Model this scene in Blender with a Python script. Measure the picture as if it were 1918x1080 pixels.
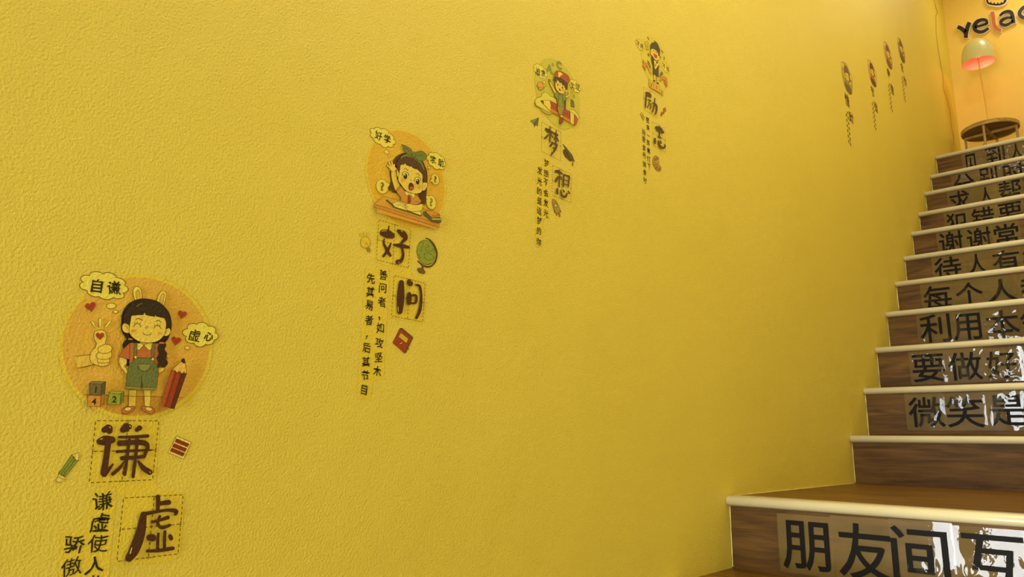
import bpy, math, random
from mathutils import Vector, noise
from mathutils.geometry import tessellate_polygon

for o in list(bpy.data.objects):
    bpy.data.objects.remove(o)
SC = bpy.context.scene
COL = SC.collection

# ------------------------------------------------------------------ camera
CAM = Vector((0.87716399, -2.82897281, -0.05317238))
FPX = 1331.476
CR = Vector((0.74103313, 0.67132173, 0.0140372))
CU = Vector((0.13074542, -0.16476431, 0.97762895))
CF = Vector((-0.65861638, 0.72262014, 0.20986805))
cd = bpy.data.cameras.new('camera')
cd.sensor_width = 36.0
cd.lens = FPX / 1918 * 36
cd.clip_start = 0.05
cam = bpy.data.objects.new('camera', cd)
from mathutils import Matrix
M3 = Matrix((CR, CU, -CF)).transposed()
cam.matrix_world = Matrix.Translation(CAM) @ M3.to_4x4()
COL.objects.link(cam)
SC.camera = cam

# ------------------------------------------------------------------ light
SC.view_settings.view_transform = 'Standard'
SC.view_settings.look = 'None'
SC.view_settings.gamma = 1.0
SC.view_settings.use_curve_mapping = False
SC.view_settings.exposure = 0.25
w = bpy.data.worlds.new('world')
SC.world = w
w.use_nodes = True
bg = w.node_tree.nodes['Background']
bg.inputs[0].default_value = (0.80, 0.88, 1.0, 1)
bg.inputs[1].default_value = 2.0


def area(name, loc, aim, sx, sy, power, color):
    l = bpy.data.lights.new(name, 'AREA')
    l.shape = 'RECTANGLE'
    l.size, l.size_y, l.energy, l.color = sx, sy, power, color
    o = bpy.data.objects.new(name, l)
    o.location = loc
    o.rotation_euler = (Vector(aim) - Vector(loc)).to_track_quat('-Z', 'Y').to_euler()
    COL.objects.link(o)
    return o


area('door_daylight', (0.2, -6.05, -0.08), (0.45, 0, -0.05), 1.95, 2.6, 300, (0.90, 0.96, 1.0))
area('stairwell_fill', (0.42, -1.58, 2.86), (0.42, -1.70, 0), 0.4, 0.5, 26, (0.95, 0.97, 1.0))  # added unseen fill standing for ceiling bounce, glints on the top films
area('stairwell_upper_light', (0.60, 0.35, 3.40), (0.55, 0.50, 0), 0.35, 0.35, 13, (1.0, 0.95, 0.80))
area('landing_light', (0.70, 2.60, 3.42), (0.6, 2.65, 0), 0.35, 0.35, 4.3, (1.0, 0.93, 0.78))

# ------------------------------------------------------------------ helpers


def lin(c):
    return tuple(((x / 255) / 12.92 if x / 255 <= 0.04045 else ((x / 255 + 0.055) / 1.055) ** 2.4) for x in c)


def new_mat(name):
    m = bpy.data.materials.new(name)
    m.use_nodes = True
    nt = m.node_tree
    return m, nt, nt.nodes['Principled BSDF']


# plaster relief, shared by the wall and the thin vinyl stuck to it
pg = bpy.data.node_groups.new('plaster_relief', 'ShaderNodeTree')
pg.interface.new_socket('Normal', in_out='OUTPUT', socket_type='NodeSocketVector')
gi = pg.nodes.new('NodeGroupOutput')
geo = pg.nodes.new('ShaderNodeNewGeometry')


def gnoise(scale, detail, rough=0.5, dist=0.0):
    n = pg.nodes.new('ShaderNodeTexNoise')
    n.inputs['Scale'].default_value = scale
    n.inputs['Detail'].default_value = detail
    n.inputs['Roughness'].default_value = rough
    n.inputs['Distortion'].default_value = dist
    pg.links.new(geo.outputs['Position'], n.inputs['Vector'])
    return n


def gbump(h, strength, dist, prev=None):
    b = pg.nodes.new('ShaderNodeBump')
    b.inputs['Strength'].default_value = strength
    b.inputs['Distance'].default_value = dist
    pg.links.new(h, b.inputs['Height'])
    if prev:
        pg.links.new(prev.outputs[0], b.inputs['Normal'])
    return b


b1 = gbump(gnoise(3.2, 2).outputs['Fac'], 0.30, 0.02)
b2 = gbump(gnoise(30, 3, 0.6, 0.3).outputs['Fac'], 0.13, 0.004, b1)
b3 = gbump(gnoise(300, 3.0, 0.55).outputs['Fac'], 0.62, 0.0018, b2)
pg.links.new(b3.outputs[0], gi.inputs[0])


def add_relief(nt, p):
    g = nt.nodes.new('ShaderNodeGroup')
    g.node_tree = pg
    nt.links.new(g.outputs[0], p.inputs['Normal'])


MC = {}


def ink(c, rough=0.5):
    """flat printed vinyl colour"""
    k = ('ink', tuple(c), rough)
    if k not in MC:
        m, nt, p = new_mat('vinyl_print')
        L = lin(c)
        p.inputs['Base Color'].default_value = (min(1, L[0] * 1.12), min(1, L[1] * 1.30), min(1, L[2] * 1.12), 1)
        p.inputs['Roughness'].default_value = rough
        p.inputs['Specular IOR Level'].default_value = 0.3
        add_relief(nt, p)
        MC[k] = m
    return MC[k]


def plain(c, rough=0.5, metal=0.0, spec=0.5, name='paint'):
    k = ('plain', tuple(c), rough, metal, spec)
    if k not in MC:
        m, nt, p = new_mat(name)
        tc = nt.nodes.new('ShaderNodeNewGeometry')
        n = nt.nodes.new('ShaderNodeTexNoise')
        n.inputs['Scale'].default_value = 22
        n.inputs['Detail'].default_value = 4
        nt.links.new(tc.outputs['Position'], n.inputs['Vector'])
        mx = nt.nodes.new('ShaderNodeMix')
        mx.data_type = 'RGBA'
        L = lin(c)
        mx.inputs[6].default_value = (*[x * 0.93 for x in L], 1)
        mx.inputs[7].default_value = (*[min(1, x * 1.06) for x in L], 1)
        nt.links.new(n.outputs['Fac'], mx.inputs[0])
        nt.links.new(mx.outputs[2], p.inputs['Base Color'])
        p.inputs['Roughness'].default_value = rough
        p.inputs['Metallic'].default_value = metal
        p.inputs['Specular IOR Level'].default_value = spec
        MC[k] = m
    return MC[k]


def wall_material(name, c):
    m, nt, p = new_mat(name)
    g = nt.nodes.new('ShaderNodeNewGeometry')
    n = nt.nodes.new('ShaderNodeTexNoise')
    n.inputs['Scale'].default_value = 1.7
    n.inputs['Detail'].default_value = 5
    nt.links.new(g.outputs['Position'], n.inputs['Vector'])
    mx = nt.nodes.new('ShaderNodeMix')
    mx.data_type = 'RGBA'
    L = lin(c)
    mx.inputs[6].default_value = (L[0] * 0.95, L[1] * 0.93, L[2] * 0.85, 1)
    mx.inputs[7].default_value = (min(1, L[0] * 1.03), L[1] * 1.04, L[2] * 1.25, 1)
    nt.links.new(n.outputs['Fac'], mx.inputs[0])
    nt.links.new(mx.outputs[2], p.inputs['Base Color'])
    p.inputs['Roughness'].default_value = 0.52
    p.inputs['Specular IOR Level'].default_value = 0.35
    add_relief(nt, p)
    return m


def wood(name, dark, mid, light, rough=0.38, scale=1.0):
    m, nt, p = new_mat(name)
    N, K = nt.nodes, nt.links
    g = N.new('ShaderNodeNewGeometry')
    oi = N.new('ShaderNodeObjectInfo')
    off = N.new('ShaderNodeVectorMath')
    off.operation = 'MULTIPLY_ADD'
    K.new(oi.outputs['Random'], off.inputs[0])
    off.inputs[1].default_value = (7, 3, 9)
    K.new(g.outputs['Position'], off.inputs[2])
    mp = N.new('ShaderNodeMapping')
    mp.inputs['Scale'].default_value = (1.6 * scale, 14 * scale, 14 * scale)
    K.new(off.outputs[0], mp.inputs['Vector'])
    n1 = N.new('ShaderNodeTexNoise')
    n1.inputs['Scale'].default_value = 2.2
    n1.inputs['Detail'].default_value = 6
    n1.inputs['Distortion'].default_value = 1.1
    K.new(mp.outputs[0], n1.inputs['Vector'])
    mp2 = N.new('ShaderNodeMapping')
    mp2.inputs['Scale'].default_value = (5 * scale, 120 * scale, 120 * scale)
    K.new(off.outputs[0], mp2.inputs['Vector'])
    n2 = N.new('ShaderNodeTexNoise')
    n2.inputs['Scale'].default_value = 2
    n2.inputs['Detail'].default_value = 3
    K.new(mp2.outputs[0], n2.inputs['Vector'])
    r = N.new('ShaderNodeValToRGB')
    e = r.color_ramp.elements
    e[0].position = 0.30
    e[0].color = (*lin(dark), 1)
    e[1].position = 0.72
    e[1].color = (*lin(light), 1)
    q = r.color_ramp.elements.new(0.5)
    q.color = (*lin(mid), 1)
    mm = N.new('ShaderNodeMath')
    mm.operation = 'MULTIPLY_ADD'
    K.new(n2.outputs['Fac'], mm.inputs[0])
    mm.inputs[1].default_value = 0.36
    ms = N.new('ShaderNodeMath')
    ms.operation = 'ADD'
    ms.inputs[1].default_value = -0.18
    K.new(n1.outputs['Fac'], ms.inputs[0])
    K.new(ms.outputs[0], mm.inputs[2])
    K.new(mm.outputs[0], r.inputs[0])
    K.new(r.outputs[0], p.inputs['Base Color'])
    p.inputs['Roughness'].default_value = rough
    p.inputs['Specular IOR Level'].default_value = 0.13
    b = N.new('ShaderNodeBump')
    b.inputs['Strength'].default_value = 0.15
    b.inputs['Distance'].default_value = 0.001
    K.new(n2.outputs['Fac'], b.inputs['Height'])
    K.new(b.outputs[0], p.inputs['Normal'])
    return m


def mesh_obj(name, verts, faces, mats, midx=None, parent=None, smooth=False, loc=(0, 0, 0)):
    me = bpy.data.meshes.new(name)
    me.from_pydata([tuple(v) for v in verts], [], faces)
    for m in (mats if isinstance(mats, (list, tuple)) else [mats]):
        me.materials.append(m)
    if midx:
        me.polygons.foreach_set('material_index', midx)
    if smooth:
        me.polygons.foreach_set('use_smooth', [True] * len(faces))
    me.update()
    o = bpy.data.objects.new(name, me)
    o.location = loc
    COL.objects.link(o)
    if parent:
        o.parent = parent
    return o


def tag(o, label=None, cat=None, group=None, kind=None):
    if label:
        o['label'] = label
    if cat:
        o['category'] = cat
    if group:
        o['group'] = group
    if kind:
        o['kind'] = kind
    return o


def empty(name, loc, label, cat, group=None):
    o = bpy.data.objects.new(name, None)
    o.empty_display_size = 0.05
    o.location = loc
    COL.objects.link(o)
    return tag(o, label, cat, group)


def box(x0, x1, y0, y1, z0, z1):
    v = [(x, y, z) for x in (x0, x1) for y in (y0, y1) for z in (z0, z1)]
    f = [(0, 1, 3, 2), (4, 6, 7, 5), (0, 4, 5, 1), (2, 3, 7, 6), (0, 2, 6, 4), (1, 5, 7, 3)]
    return v, f


def box_obj(name, b, m, parent=None, loc=(0, 0, 0)):
    v, f = box(*b)
    v = [(a - loc[0], b_ - loc[1], c - loc[2]) for a, b_, c in v]
    return mesh_obj(name, v, f, m, parent=parent, loc=(loc if not parent else (0, 0, 0)))


def tube(pts, r, seg=8, caps=True):
    """tube round a 3-D polyline; r a number or one per point"""
    P = [Vector(p) for p in pts]
    R = r if isinstance(r, (list, tuple)) else [r] * len(P)
    V, Fc = [], []
    up = Vector((0.31, 0.17, 0.93)).normalized()
    for i, p in enumerate(P):
        t = (P[min(i + 1, len(P) - 1)] - P[max(i - 1, 0)]).normalized()
        a = t.cross(up)
        if a.length < 0.05:
            a = t.cross(Vector((1, 0, 0)))
        a.normalize()
        b = t.cross(a)
        for k in range(seg):
            an = 2 * math.pi * k / seg
            V.append(p + (a * math.cos(an) + b * math.sin(an)) * R[i])
    for i in range(len(P) - 1):
        for k in range(seg):
            k2 = (k + 1) % seg
            Fc.append((i * seg + k, i * seg + k2, (i + 1) * seg + k2, (i + 1) * seg + k))
    if caps:
        Fc.append(tuple(range(seg)))
        Fc.append(tuple((len(P) - 1) * seg + k for k in range(seg))[::-1])
    return V, Fc


def lathe(prof, seg=48, c=(0, 0, 0)):
    V, Fc = [], []
    for (r, z) in prof:
        for k in range(seg):
            a = 2 * math.pi * k / seg
            V.append((c[0] + r * math.cos(a), c[1] + r * math.sin(a), c[2] + z))
    for i in range(len(prof) - 1):
        for k in range(seg):
            k2 = (k + 1) % seg
            Fc.append((i * seg + k, i * seg + k2, (i + 1) * seg + k2, (i + 1) * seg + k))
    return V, Fc


def ray(px, py):
    return CF + CR * ((px - 959) / FPX) - CU * ((py - 540) / FPX)


def on_x(px, py, X=0.0):
    d = ray(px, py)
    return CAM + d * ((X - CAM.x) / d.x)


def on_y(px, py, Y):
    d = ray(px, py)
    return CAM + d * ((Y - CAM.y) / d.y)


GLY = {}


def glyph_raw(ch, off):
    c = bpy.data.curves.new('glyph', 'FONT')
    c.body = ch
    c.offset = off
    c.resolution_u = 3
    c.dimensions = '2D'
    c.fill_mode = 'BOTH'
    o = bpy.data.objects.new('glyph', c)
    COL.objects.link(o)
    dg = bpy.context.evaluated_depsgraph_get()
    me = bpy.data.meshes.new_from_object(o.evaluated_get(dg))
    V = [(v.co.x, v.co.y) for v in me.vertices]
    Fc = [tuple(p.vertices) for p in me.polygons]
    ar = sum(p.area for p in me.polygons)
    bpy.data.objects.remove(o)
    bpy.data.meshes.remove(me)
    return V, Fc, ar


def glyph(ch, off=0.0):
    """outline of one character, emboldened; a weight whose fill comes out broken is passed over for the nearest sound one"""
    k = (ch, off)
    if k not in GLY:
        base = glyph_raw(ch, 0.0)
        best = base
        for f in (1.0, 0.9, 1.1, 0.8, 1.25, 0.7, 1.4, 0.6, 0.5, 0.4, 0.3, 0.2):
            q = glyph_raw(ch, off * f)
            if off and 1 + 19 * off * f <= q[2] / base[2] <= 1 + 42 * off * f:
                best = q
                break
        GLY[k] = (best[0], best[1])
    return GLY[k]


# ------------------------------------------------------------------ materials
YEL = (232, 211, 77)
M_WALL = wall_material('yellow_plaster', YEL)
M_BACK = wall_material('warm_yellow_plaster', (240, 200, 84))
M_PALE = wall_material('pale_plaster', (242, 226, 160))
M_LOB = wall_material('lobby_plaster', (126, 104, 42))
M_CEIL = plain((238, 234, 222), 0.7, name='ceiling_paint')
M_RISER = wood('riser_laminate', (68, 45, 15), (92, 63, 21), (114, 80, 31), 0.50)
M_TREAD = wood('tread_laminate', (80, 52, 12), (105, 71, 17), (126, 88, 30), 0.42, 0.8)
M_NOSE = plain((214, 200, 152), 0.26, name='cream_nosing')
M_SEAL = plain((226, 206, 120), 0.5, name='sealant')

# ------------------------------------------------------------------ stairs geometry
D, H = 0.21219, 0.176
DZ = [-0.7077, -1.3606, -0.3435, 0.4753, 1.1251, 1.1690, 0.5112, 0.6187, -0.6794, -0.3966, -1.1128, 0.3137]
ZS = [(i - 1) * H + DZ[i] * 0.011 for i in range(12)]
YS = [-1.0237] + [(i - 1) * D for i in range(1, 12)]
FLOOR = ZS[0] - H
FL2 = FLOOR - 6 * H     # lobby floor, six steps further down
WX = 1.25            # width of the stairwell
YB = 3.10            # back wall of the landing
ZC = 3.45            # stairwell ceiling
YE = -3.15           # where the stairwell opens into the lobby

# ------------------------------------------------------------------ the setting


def st(o):
    return tag(o, kind='structure')


def hidden_grid_wall(name, x, y0, y1, z0, z1, m, thick):
    return st(box_obj(name, (min(x, x + thick), max(x, x + thick), y0, y1, z0, z1), m))


hidden_grid_wall('wall_left', 0.0, YE, YB, FL2 - 0.05, ZC, M_WALL, -0.12)
hidden_grid_wall('wall_right', WX, YE, YB, FL2 - 0.05, ZC, M_PALE, 0.12)
st(box_obj('wall_back', (-0.12, WX + 0.12, YB, YB + 0.12, ZS[11] - 0.2, ZC), M_BACK))
st(box_obj('ceiling', (-0.12, WX + 0.12, -1.75, YB + 0.12, ZC, ZC + 0.1), M_CEIL))
st(box_obj('floor', (-2.5, 2.4, -6.0, -2.35, FL2 - 0.05, FL2), M_TREAD))
# lobby behind the photographer
st(box_obj('wall_lobby_left', (-2.62, -2.5, -6.0, YE, FL2 - 0.05, 2.9), M_LOB))
st(box_obj('wall_lobby_right', (2.4, 2.52, -6.0, YE, FL2 - 0.05, 2.9), M_LOB))
st(box_obj('wall_lobby_inner_left', (-2.5, -0.12, YE, YE + 0.1, FL2 - 0.05, 2.9), M_LOB))
st(box_obj('wall_lobby_inner_right', (WX + 0.12, 2.4, YE, YE + 0.1, FL2 - 0.05, 2.9), M_LOB))
DX0, DX1, DZ1 = -0.78, 1.2, 1.25
st(box_obj('wall_front_left', (-2.62, DX0, -6.12, -6.0, FL2 - 0.05, 2.9), M_LOB))
st(box_obj('wall_front_right', (DX1, 2.52, -6.12, -6.0, FL2 - 0.05, 2.9), M_LOB))
st(box_obj('wall_front_top', (DX0, DX1, -6.12, -6.0, DZ1, 2.9), M_LOB))
st(box_obj('ceiling_lobby', (-2.62, 2.52, -6.12, -1.75, 2.9, 3.0), plain((128, 120, 96), 0.7)))
st(box_obj('wall_ceiling_drop', (0.0, WX, -1.80, -1.75, 3.0, ZC), M_CEIL))
# unseen entrance frame; wide mullions added to break up the film reflections
dr = st(box_obj('door_1', (DX0, DX1, -6.0, -5.94, DZ1 - 0.06, DZ1), plain((90, 88, 84), 0.4, 0.6, name='door_frame_metal')))
for xx, hw in ((DX0 + 0.03, 0.03), (-0.36, 0.09), (0.15, 0.04), (0.62, 0.07), (DX1 - 0.03, 0.03)):
    box_obj('added_mullion', (xx - hw, xx + hw, -6.0, -5.94, FL2, DZ1 - 0.06), plain((90, 88, 84), 0.4, 0.6), parent=dr)
box_obj('added_mullion', (DX0, DX1, -6.0, -5.95, 0.55, 0.62), plain((90, 88, 84), 0.4, 0.6), parent=dr)

# ------------------------------------------------------------------ staircase
stair = empty('staircase', (0, 0, 0),
              'wood laminate staircase with cream nosings climbing beside the yellow wall', 'staircase')
STEPS = [(YS[i], ZS[i], FLOOR if i == 0 else ZS[i - 1], YS[i + 1] if i < 11 else YB) for i in range(12)]
for k in range(6):       # the steps below, on which the photographer stands
    STEPS.append((YS[0] - 0.30 - k * D, FLOOR - k * H, FLOOR - (k + 1) * H, YS[0] - 0.30 - (k - 1) * D if k else YS[0]))
for i, (y, z, zl, y2) in enumerate(STEPS):
    box_obj('riser', (0.0008, WX - 0.0008, y + 0.010, y + 0.022, zl - 0.004, z - 0.006), M_RISER, parent=stair)
    box_obj('tread', (0.0008, WX - 0.0008, y + 0.004, y2 + 0.012, z - 0.022, z - 0.003), M_TREAD, parent=stair)
    prof = [(0.044, -0.003), (0.044, 0.0), (0.008, 0.0005), (0.000, -0.001), (-0.006, -0.005), (-0.009, -0.011),
            (-0.009, -0.016), (-0.006, -0.021), (0.000, -0.0245), (0.010, -0.0255)]
    V, Fc = [], []
    for X in (0.0015, WX - 0.002):
        V += [(X, y + a, z + b) for a, b in prof]
    n = len(prof)
    for k in range(n):
        Fc.append((k, (k + 1) % n, n + (k + 1) % n, n + k))
    Fc += [tuple(range(n))[::-1], tuple(range(n, 2 * n))]
    nz = mesh_obj('nosing', V, Fc, M_NOSE, parent=stair, smooth=False)
    for p in nz.data.polygons:
        p.use_smooth = len(p.vertices) == 4
    rng = random.Random(i)
    pts = [(0.0025, y + 0.0105, z - 0.026 - (z - 0.026 - zl) * t / 8) for t in range(9)]
    V, Fc = tube(pts, [0.0010 + rng.random() * 0.0012 for _ in pts], 6)
    mesh_obj('sealant_bead', V, Fc, M_SEAL, parent=stair, smooth=True)
# bead along the wall foot of the deep first tread
rng = random.Random(77)
pts = [(0.0022, YS[0] + 0.05 + t * (0.97 / 30), ZS[0] - 0.002) for t in range(31)]
V, Fc = tube(pts, [0.0004 + rng.random() * 0.0016 for _ in pts], 6)
mesh_obj('sealant_bead', V, Fc, M_SEAL, parent=stair, smooth=True)

# ------------------------------------------------------------------ lettered film on the risers
m, nt, p = new_mat('clear_film')
N, K = nt.nodes, nt.links
N.remove(p)
tr = N.new('ShaderNodeBsdfTransparent')
tr.inputs[0].default_value = (0.96, 0.95, 0.92, 1)
gl = N.new('ShaderNodeBsdfGlossy')
gl.inputs['Roughness'].default_value = 0.012
gl.inputs['Color'].default_value = (1, 1, 1, 1)
fr = N.new('ShaderNodeFresnel')
fr.inputs['IOR'].default_value = 1.40
gp = N.new('ShaderNodeNewGeometry')
vo = N.new('ShaderNodeTexNoise')
vo.inputs['Scale'].default_value = 60
vo.inputs['Detail'].default_value = 2
bp = N.new('ShaderNodeBump')
bp.inputs['Strength'].default_value = 0.05
bp.inputs['Distance'].default_value = 0.002
K.new(gp.outputs['Position'], vo.inputs['Vector'])
K.new(vo.outputs['Fac'], bp.inputs['Height'])
K.new(bp.outputs[0], gl.inputs['Normal'])
K.new(bp.outputs[0], fr.inputs['Normal'])
mx = N.new('ShaderNodeMixShader')
K.new(fr.outputs[0], mx.inputs[0])
K.new(tr.outputs[0], mx.inputs[1])
K.new(gl.outputs[0], mx.inputs[2])
hz = N.new('ShaderNodeBsdfDiffuse')
hz.inputs[0].default_value = (*lin((196, 172, 96)), 1)
m2 = N.new('ShaderNodeMixShader')
m2.inputs[0].default_value = 0.008
K.new(mx.outputs[0], m2.inputs[1])
K.new(hz.outputs[0], m2.inputs[2])
K.new(m2.outputs[0], N['Material Output'].inputs['Surface'])
M_FILM = m
mh, nt, p = new_mat('film_backing')
N2, K2 = nt.nodes, nt.links
p.inputs['Base Color'].default_value = (*lin((196, 164, 78)), 1)
p.inputs['Roughness'].default_value = 0.6
p.inputs['Specular IOR Level'].default_value = 0.1
t2 = N2.new('ShaderNodeBsdfTransparent')
m3 = N2.new('ShaderNodeMixShader')
m3.inputs[0].default_value = 0.20
K2.new(t2.outputs[0], m3.inputs[1])
K2.new(p.outputs[0], m3.inputs[2])
K2.new(m3.outputs[0], N2['Material Output'].inputs['Surface'])
M_HAZE = mh
M_LET = plain((24, 20, 12), 0.5, spec=0.06, name='black_lettering')

STEP_NAMES = ['bottom', 'second', 'third', 'fourth', 'fifth', 'sixth', 'seventh', 'eighth', 'ninth', 'tenth',
              'eleventh', 'topmost']
# character, left, right, top, bottom (pixels of the photograph) on the riser
ROWS = {
    0: [('朋', 1466, 1554, 976, 1068), ('友', 1570, 1674, 981, 1086), ('间', 1671, 1778, 987, 1094), ('互', 1801, 1926, 1002, 1096)],
    2: [('微', 1702, 1770, 743, 800), ('笑', 1772, 1843, 742, 800.5), ('是', 1852, 1924, 739, 798)],
    3: [('要', 1709, 1770, 663, 715), ('做', 1776, 1840, 659, 712), ('好', 1848, 1904, 657, 708), ('孩', 1922, 1980, 652, 704)],
    4: [('利', 1723, 1781, 588, 641), ('用', 1785, 1838, 587, 637), ('本', 1846, 1910, 581, 633), ('领', 1911, 1968, 575, 628)],
    5: [('每', 1730, 1783, 534, 583), ('个', 1790, 1842, 528, 576), ('人', 1848, 1905, 522, 566), ('都', 1911, 1965, 516, 562)],
    6: [('待', 1750, 1801, 481, 525), ('人', 1811, 1850, 475, 515), ('有', 1859, 1911, 468, 510), ('礼', 1915, 1963, 462, 504)],
    7: [('谢', 1759, 1804, 433, 475), ('谢', 1811, 1857, 426, 468), ('常', 1862, 1909, 419, 462)],
    8: [('犯', 1773, 1813, 398, 438), ('错', 1820, 1863, 388, 428), ('要', 1870, 1916, 379, 420)],
    9: [('求', 1778, 1818, 357, 397), ('人', 1832, 1863, 350, 384), ('帮', 1871, 1914, 337, 378)],
    10: [('分', 1786, 1826, 325, 366), ('别', 1834, 1869, 312, 350), ('时', 1879, 1921, 303, 345)],
    11: [('见', 1806, 1832, 288, 326), ('到', 1846, 1883, 273, 311), ('人', 1889, 1920, 268, 302)],
}
CRUMPLE = {0: 0.22, 2: 1.0, 3: 1.3, 4: 0.8, 5: 0.6, 6: 0.7, 7: 0.45, 8: 0.3, 9: 0.3, 10: 3.0, 11: 3.2}
for i, row in ROWS.items():
    yr = YS[i] + 0.010
    boxes = []
    for ch, l, r, t, b in row:
        c1 = on_y(l, (t + b) / 2, yr - 0.0008)
        c2 = on_y(r, (t + b) / 2, yr - 0.0008)
        c3 = on_y((l + r) / 2, t, yr - 0.0008)
        c4 = on_y((l + r) / 2, b, yr - 0.0008)
        boxes.append((c1.x, c2.x, c4.z, c3.z))
    zlow = FLOOR if i == 0 else ZS[i - 1]
    for k, (ch, l, r, t, b) in enumerate(row):
        x0, x1, z0, z1 = boxes[k]
        left = x0 - 0.010 if k == 0 else (boxes[k - 1][1] + x0) / 2 - 0.003
        right = x1 + 0.010 if k == len(row) - 1 else (x1 + boxes[k + 1][0]) / 2 + 0.001
        zt = min(ZS[i] - 0.0265, z1 + 0.014)
        zb = max(zlow + 0.004, min(z0 - 0.010, zlow + 0.022))
        cx = (left + right) / 2
        others = [q[0] for q in row]
        nm = ['first', 'second', 'third', 'fourth'][k]
        lab = 'clear film lettered with black character %s, %s from the wall on the %s riser' % (ch, nm, STEP_NAMES[i])
        root = empty('lettered_film', (cx, yr, zb), lab, 'sign', 'lettered films on the stair risers')
        nx, nzz = 40, 30
        V, Fc = [], []
        amp = CRUMPLE[i]
        sd = i * 13.7 + k * 5.1 + (2.3 if i else 0.0)
        for a in range(nx + 1):
            for c in range(nzz + 1):
                X = left + (right - left) * a / nx
                Z = zb + (zt - zb) * c / nzz
                mask = max(0.0, noise.noise(Vector((X * 11 + sd, Z * 9, sd))) * 2.2 + 0.15)
                rid = 1.7 * (1 - 2.4 * abs(noise.noise(Vector((X * 36 + sd, Z * 30 + sd, 3.1))))) + 0.22 * noise.noise(Vector((X * 130, Z * 120 + sd, 1.7)))
                lo = noise.noise(Vector((X * 14, Z * 3 + sd, 9.3)))
                ed = min(1.0, 8 * min(a / nx, 1 - a / nx, c / nzz, 1 - c / nzz) + 0.12)
                off = 0.0030 + k * 0.00015 + ed * (0.0009 * lo * min(1, amp + 0.2) + 0.0011 * amp * mask * rid)
                V.append((X - cx, -min(max(off, 0.0014), 0.0080), Z - zb))
        for a in range(nx):
            for c in range(nzz):
                q = a * (nzz + 1) + c
                Fc.append((q, q + nzz + 1, q + nzz + 2, q + 1))
        mesh_obj('film', V, Fc, M_FILM, parent=root, smooth=True)
        mesh_obj('film_backing', [(left - cx, -0.0003, 0), (right - cx, -0.0003, 0), (right - cx, -0.0003, zt - zb), (left - cx, -0.0003, zt - zb)],
                 [(0, 1, 2, 3)], M_HAZE, parent=root)
        GV, GF = glyph(ch, 0.010)
        gx0, gx1 = min(v[0] for v in GV), max(v[0] for v in GV)
        gy0, gy1 = min(v[1] for v in GV), max(v[1] for v in GV)
        V = [(x0 + (a - gx0) / (gx1 - gx0) * (x1 - x0) - cx, -0.0036, max(z0 + (b_ - gy0) / (gy1 - gy0) * (z1 - z0), zlow + 0.001) - zb)
             for a, b_ in GV]
        mesh_obj('printed_character', V, GF, M_LET, parent=root)

# ------------------------------------------------------------------ wall stickers: drawing tools
OUT = (74, 50, 18)


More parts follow.
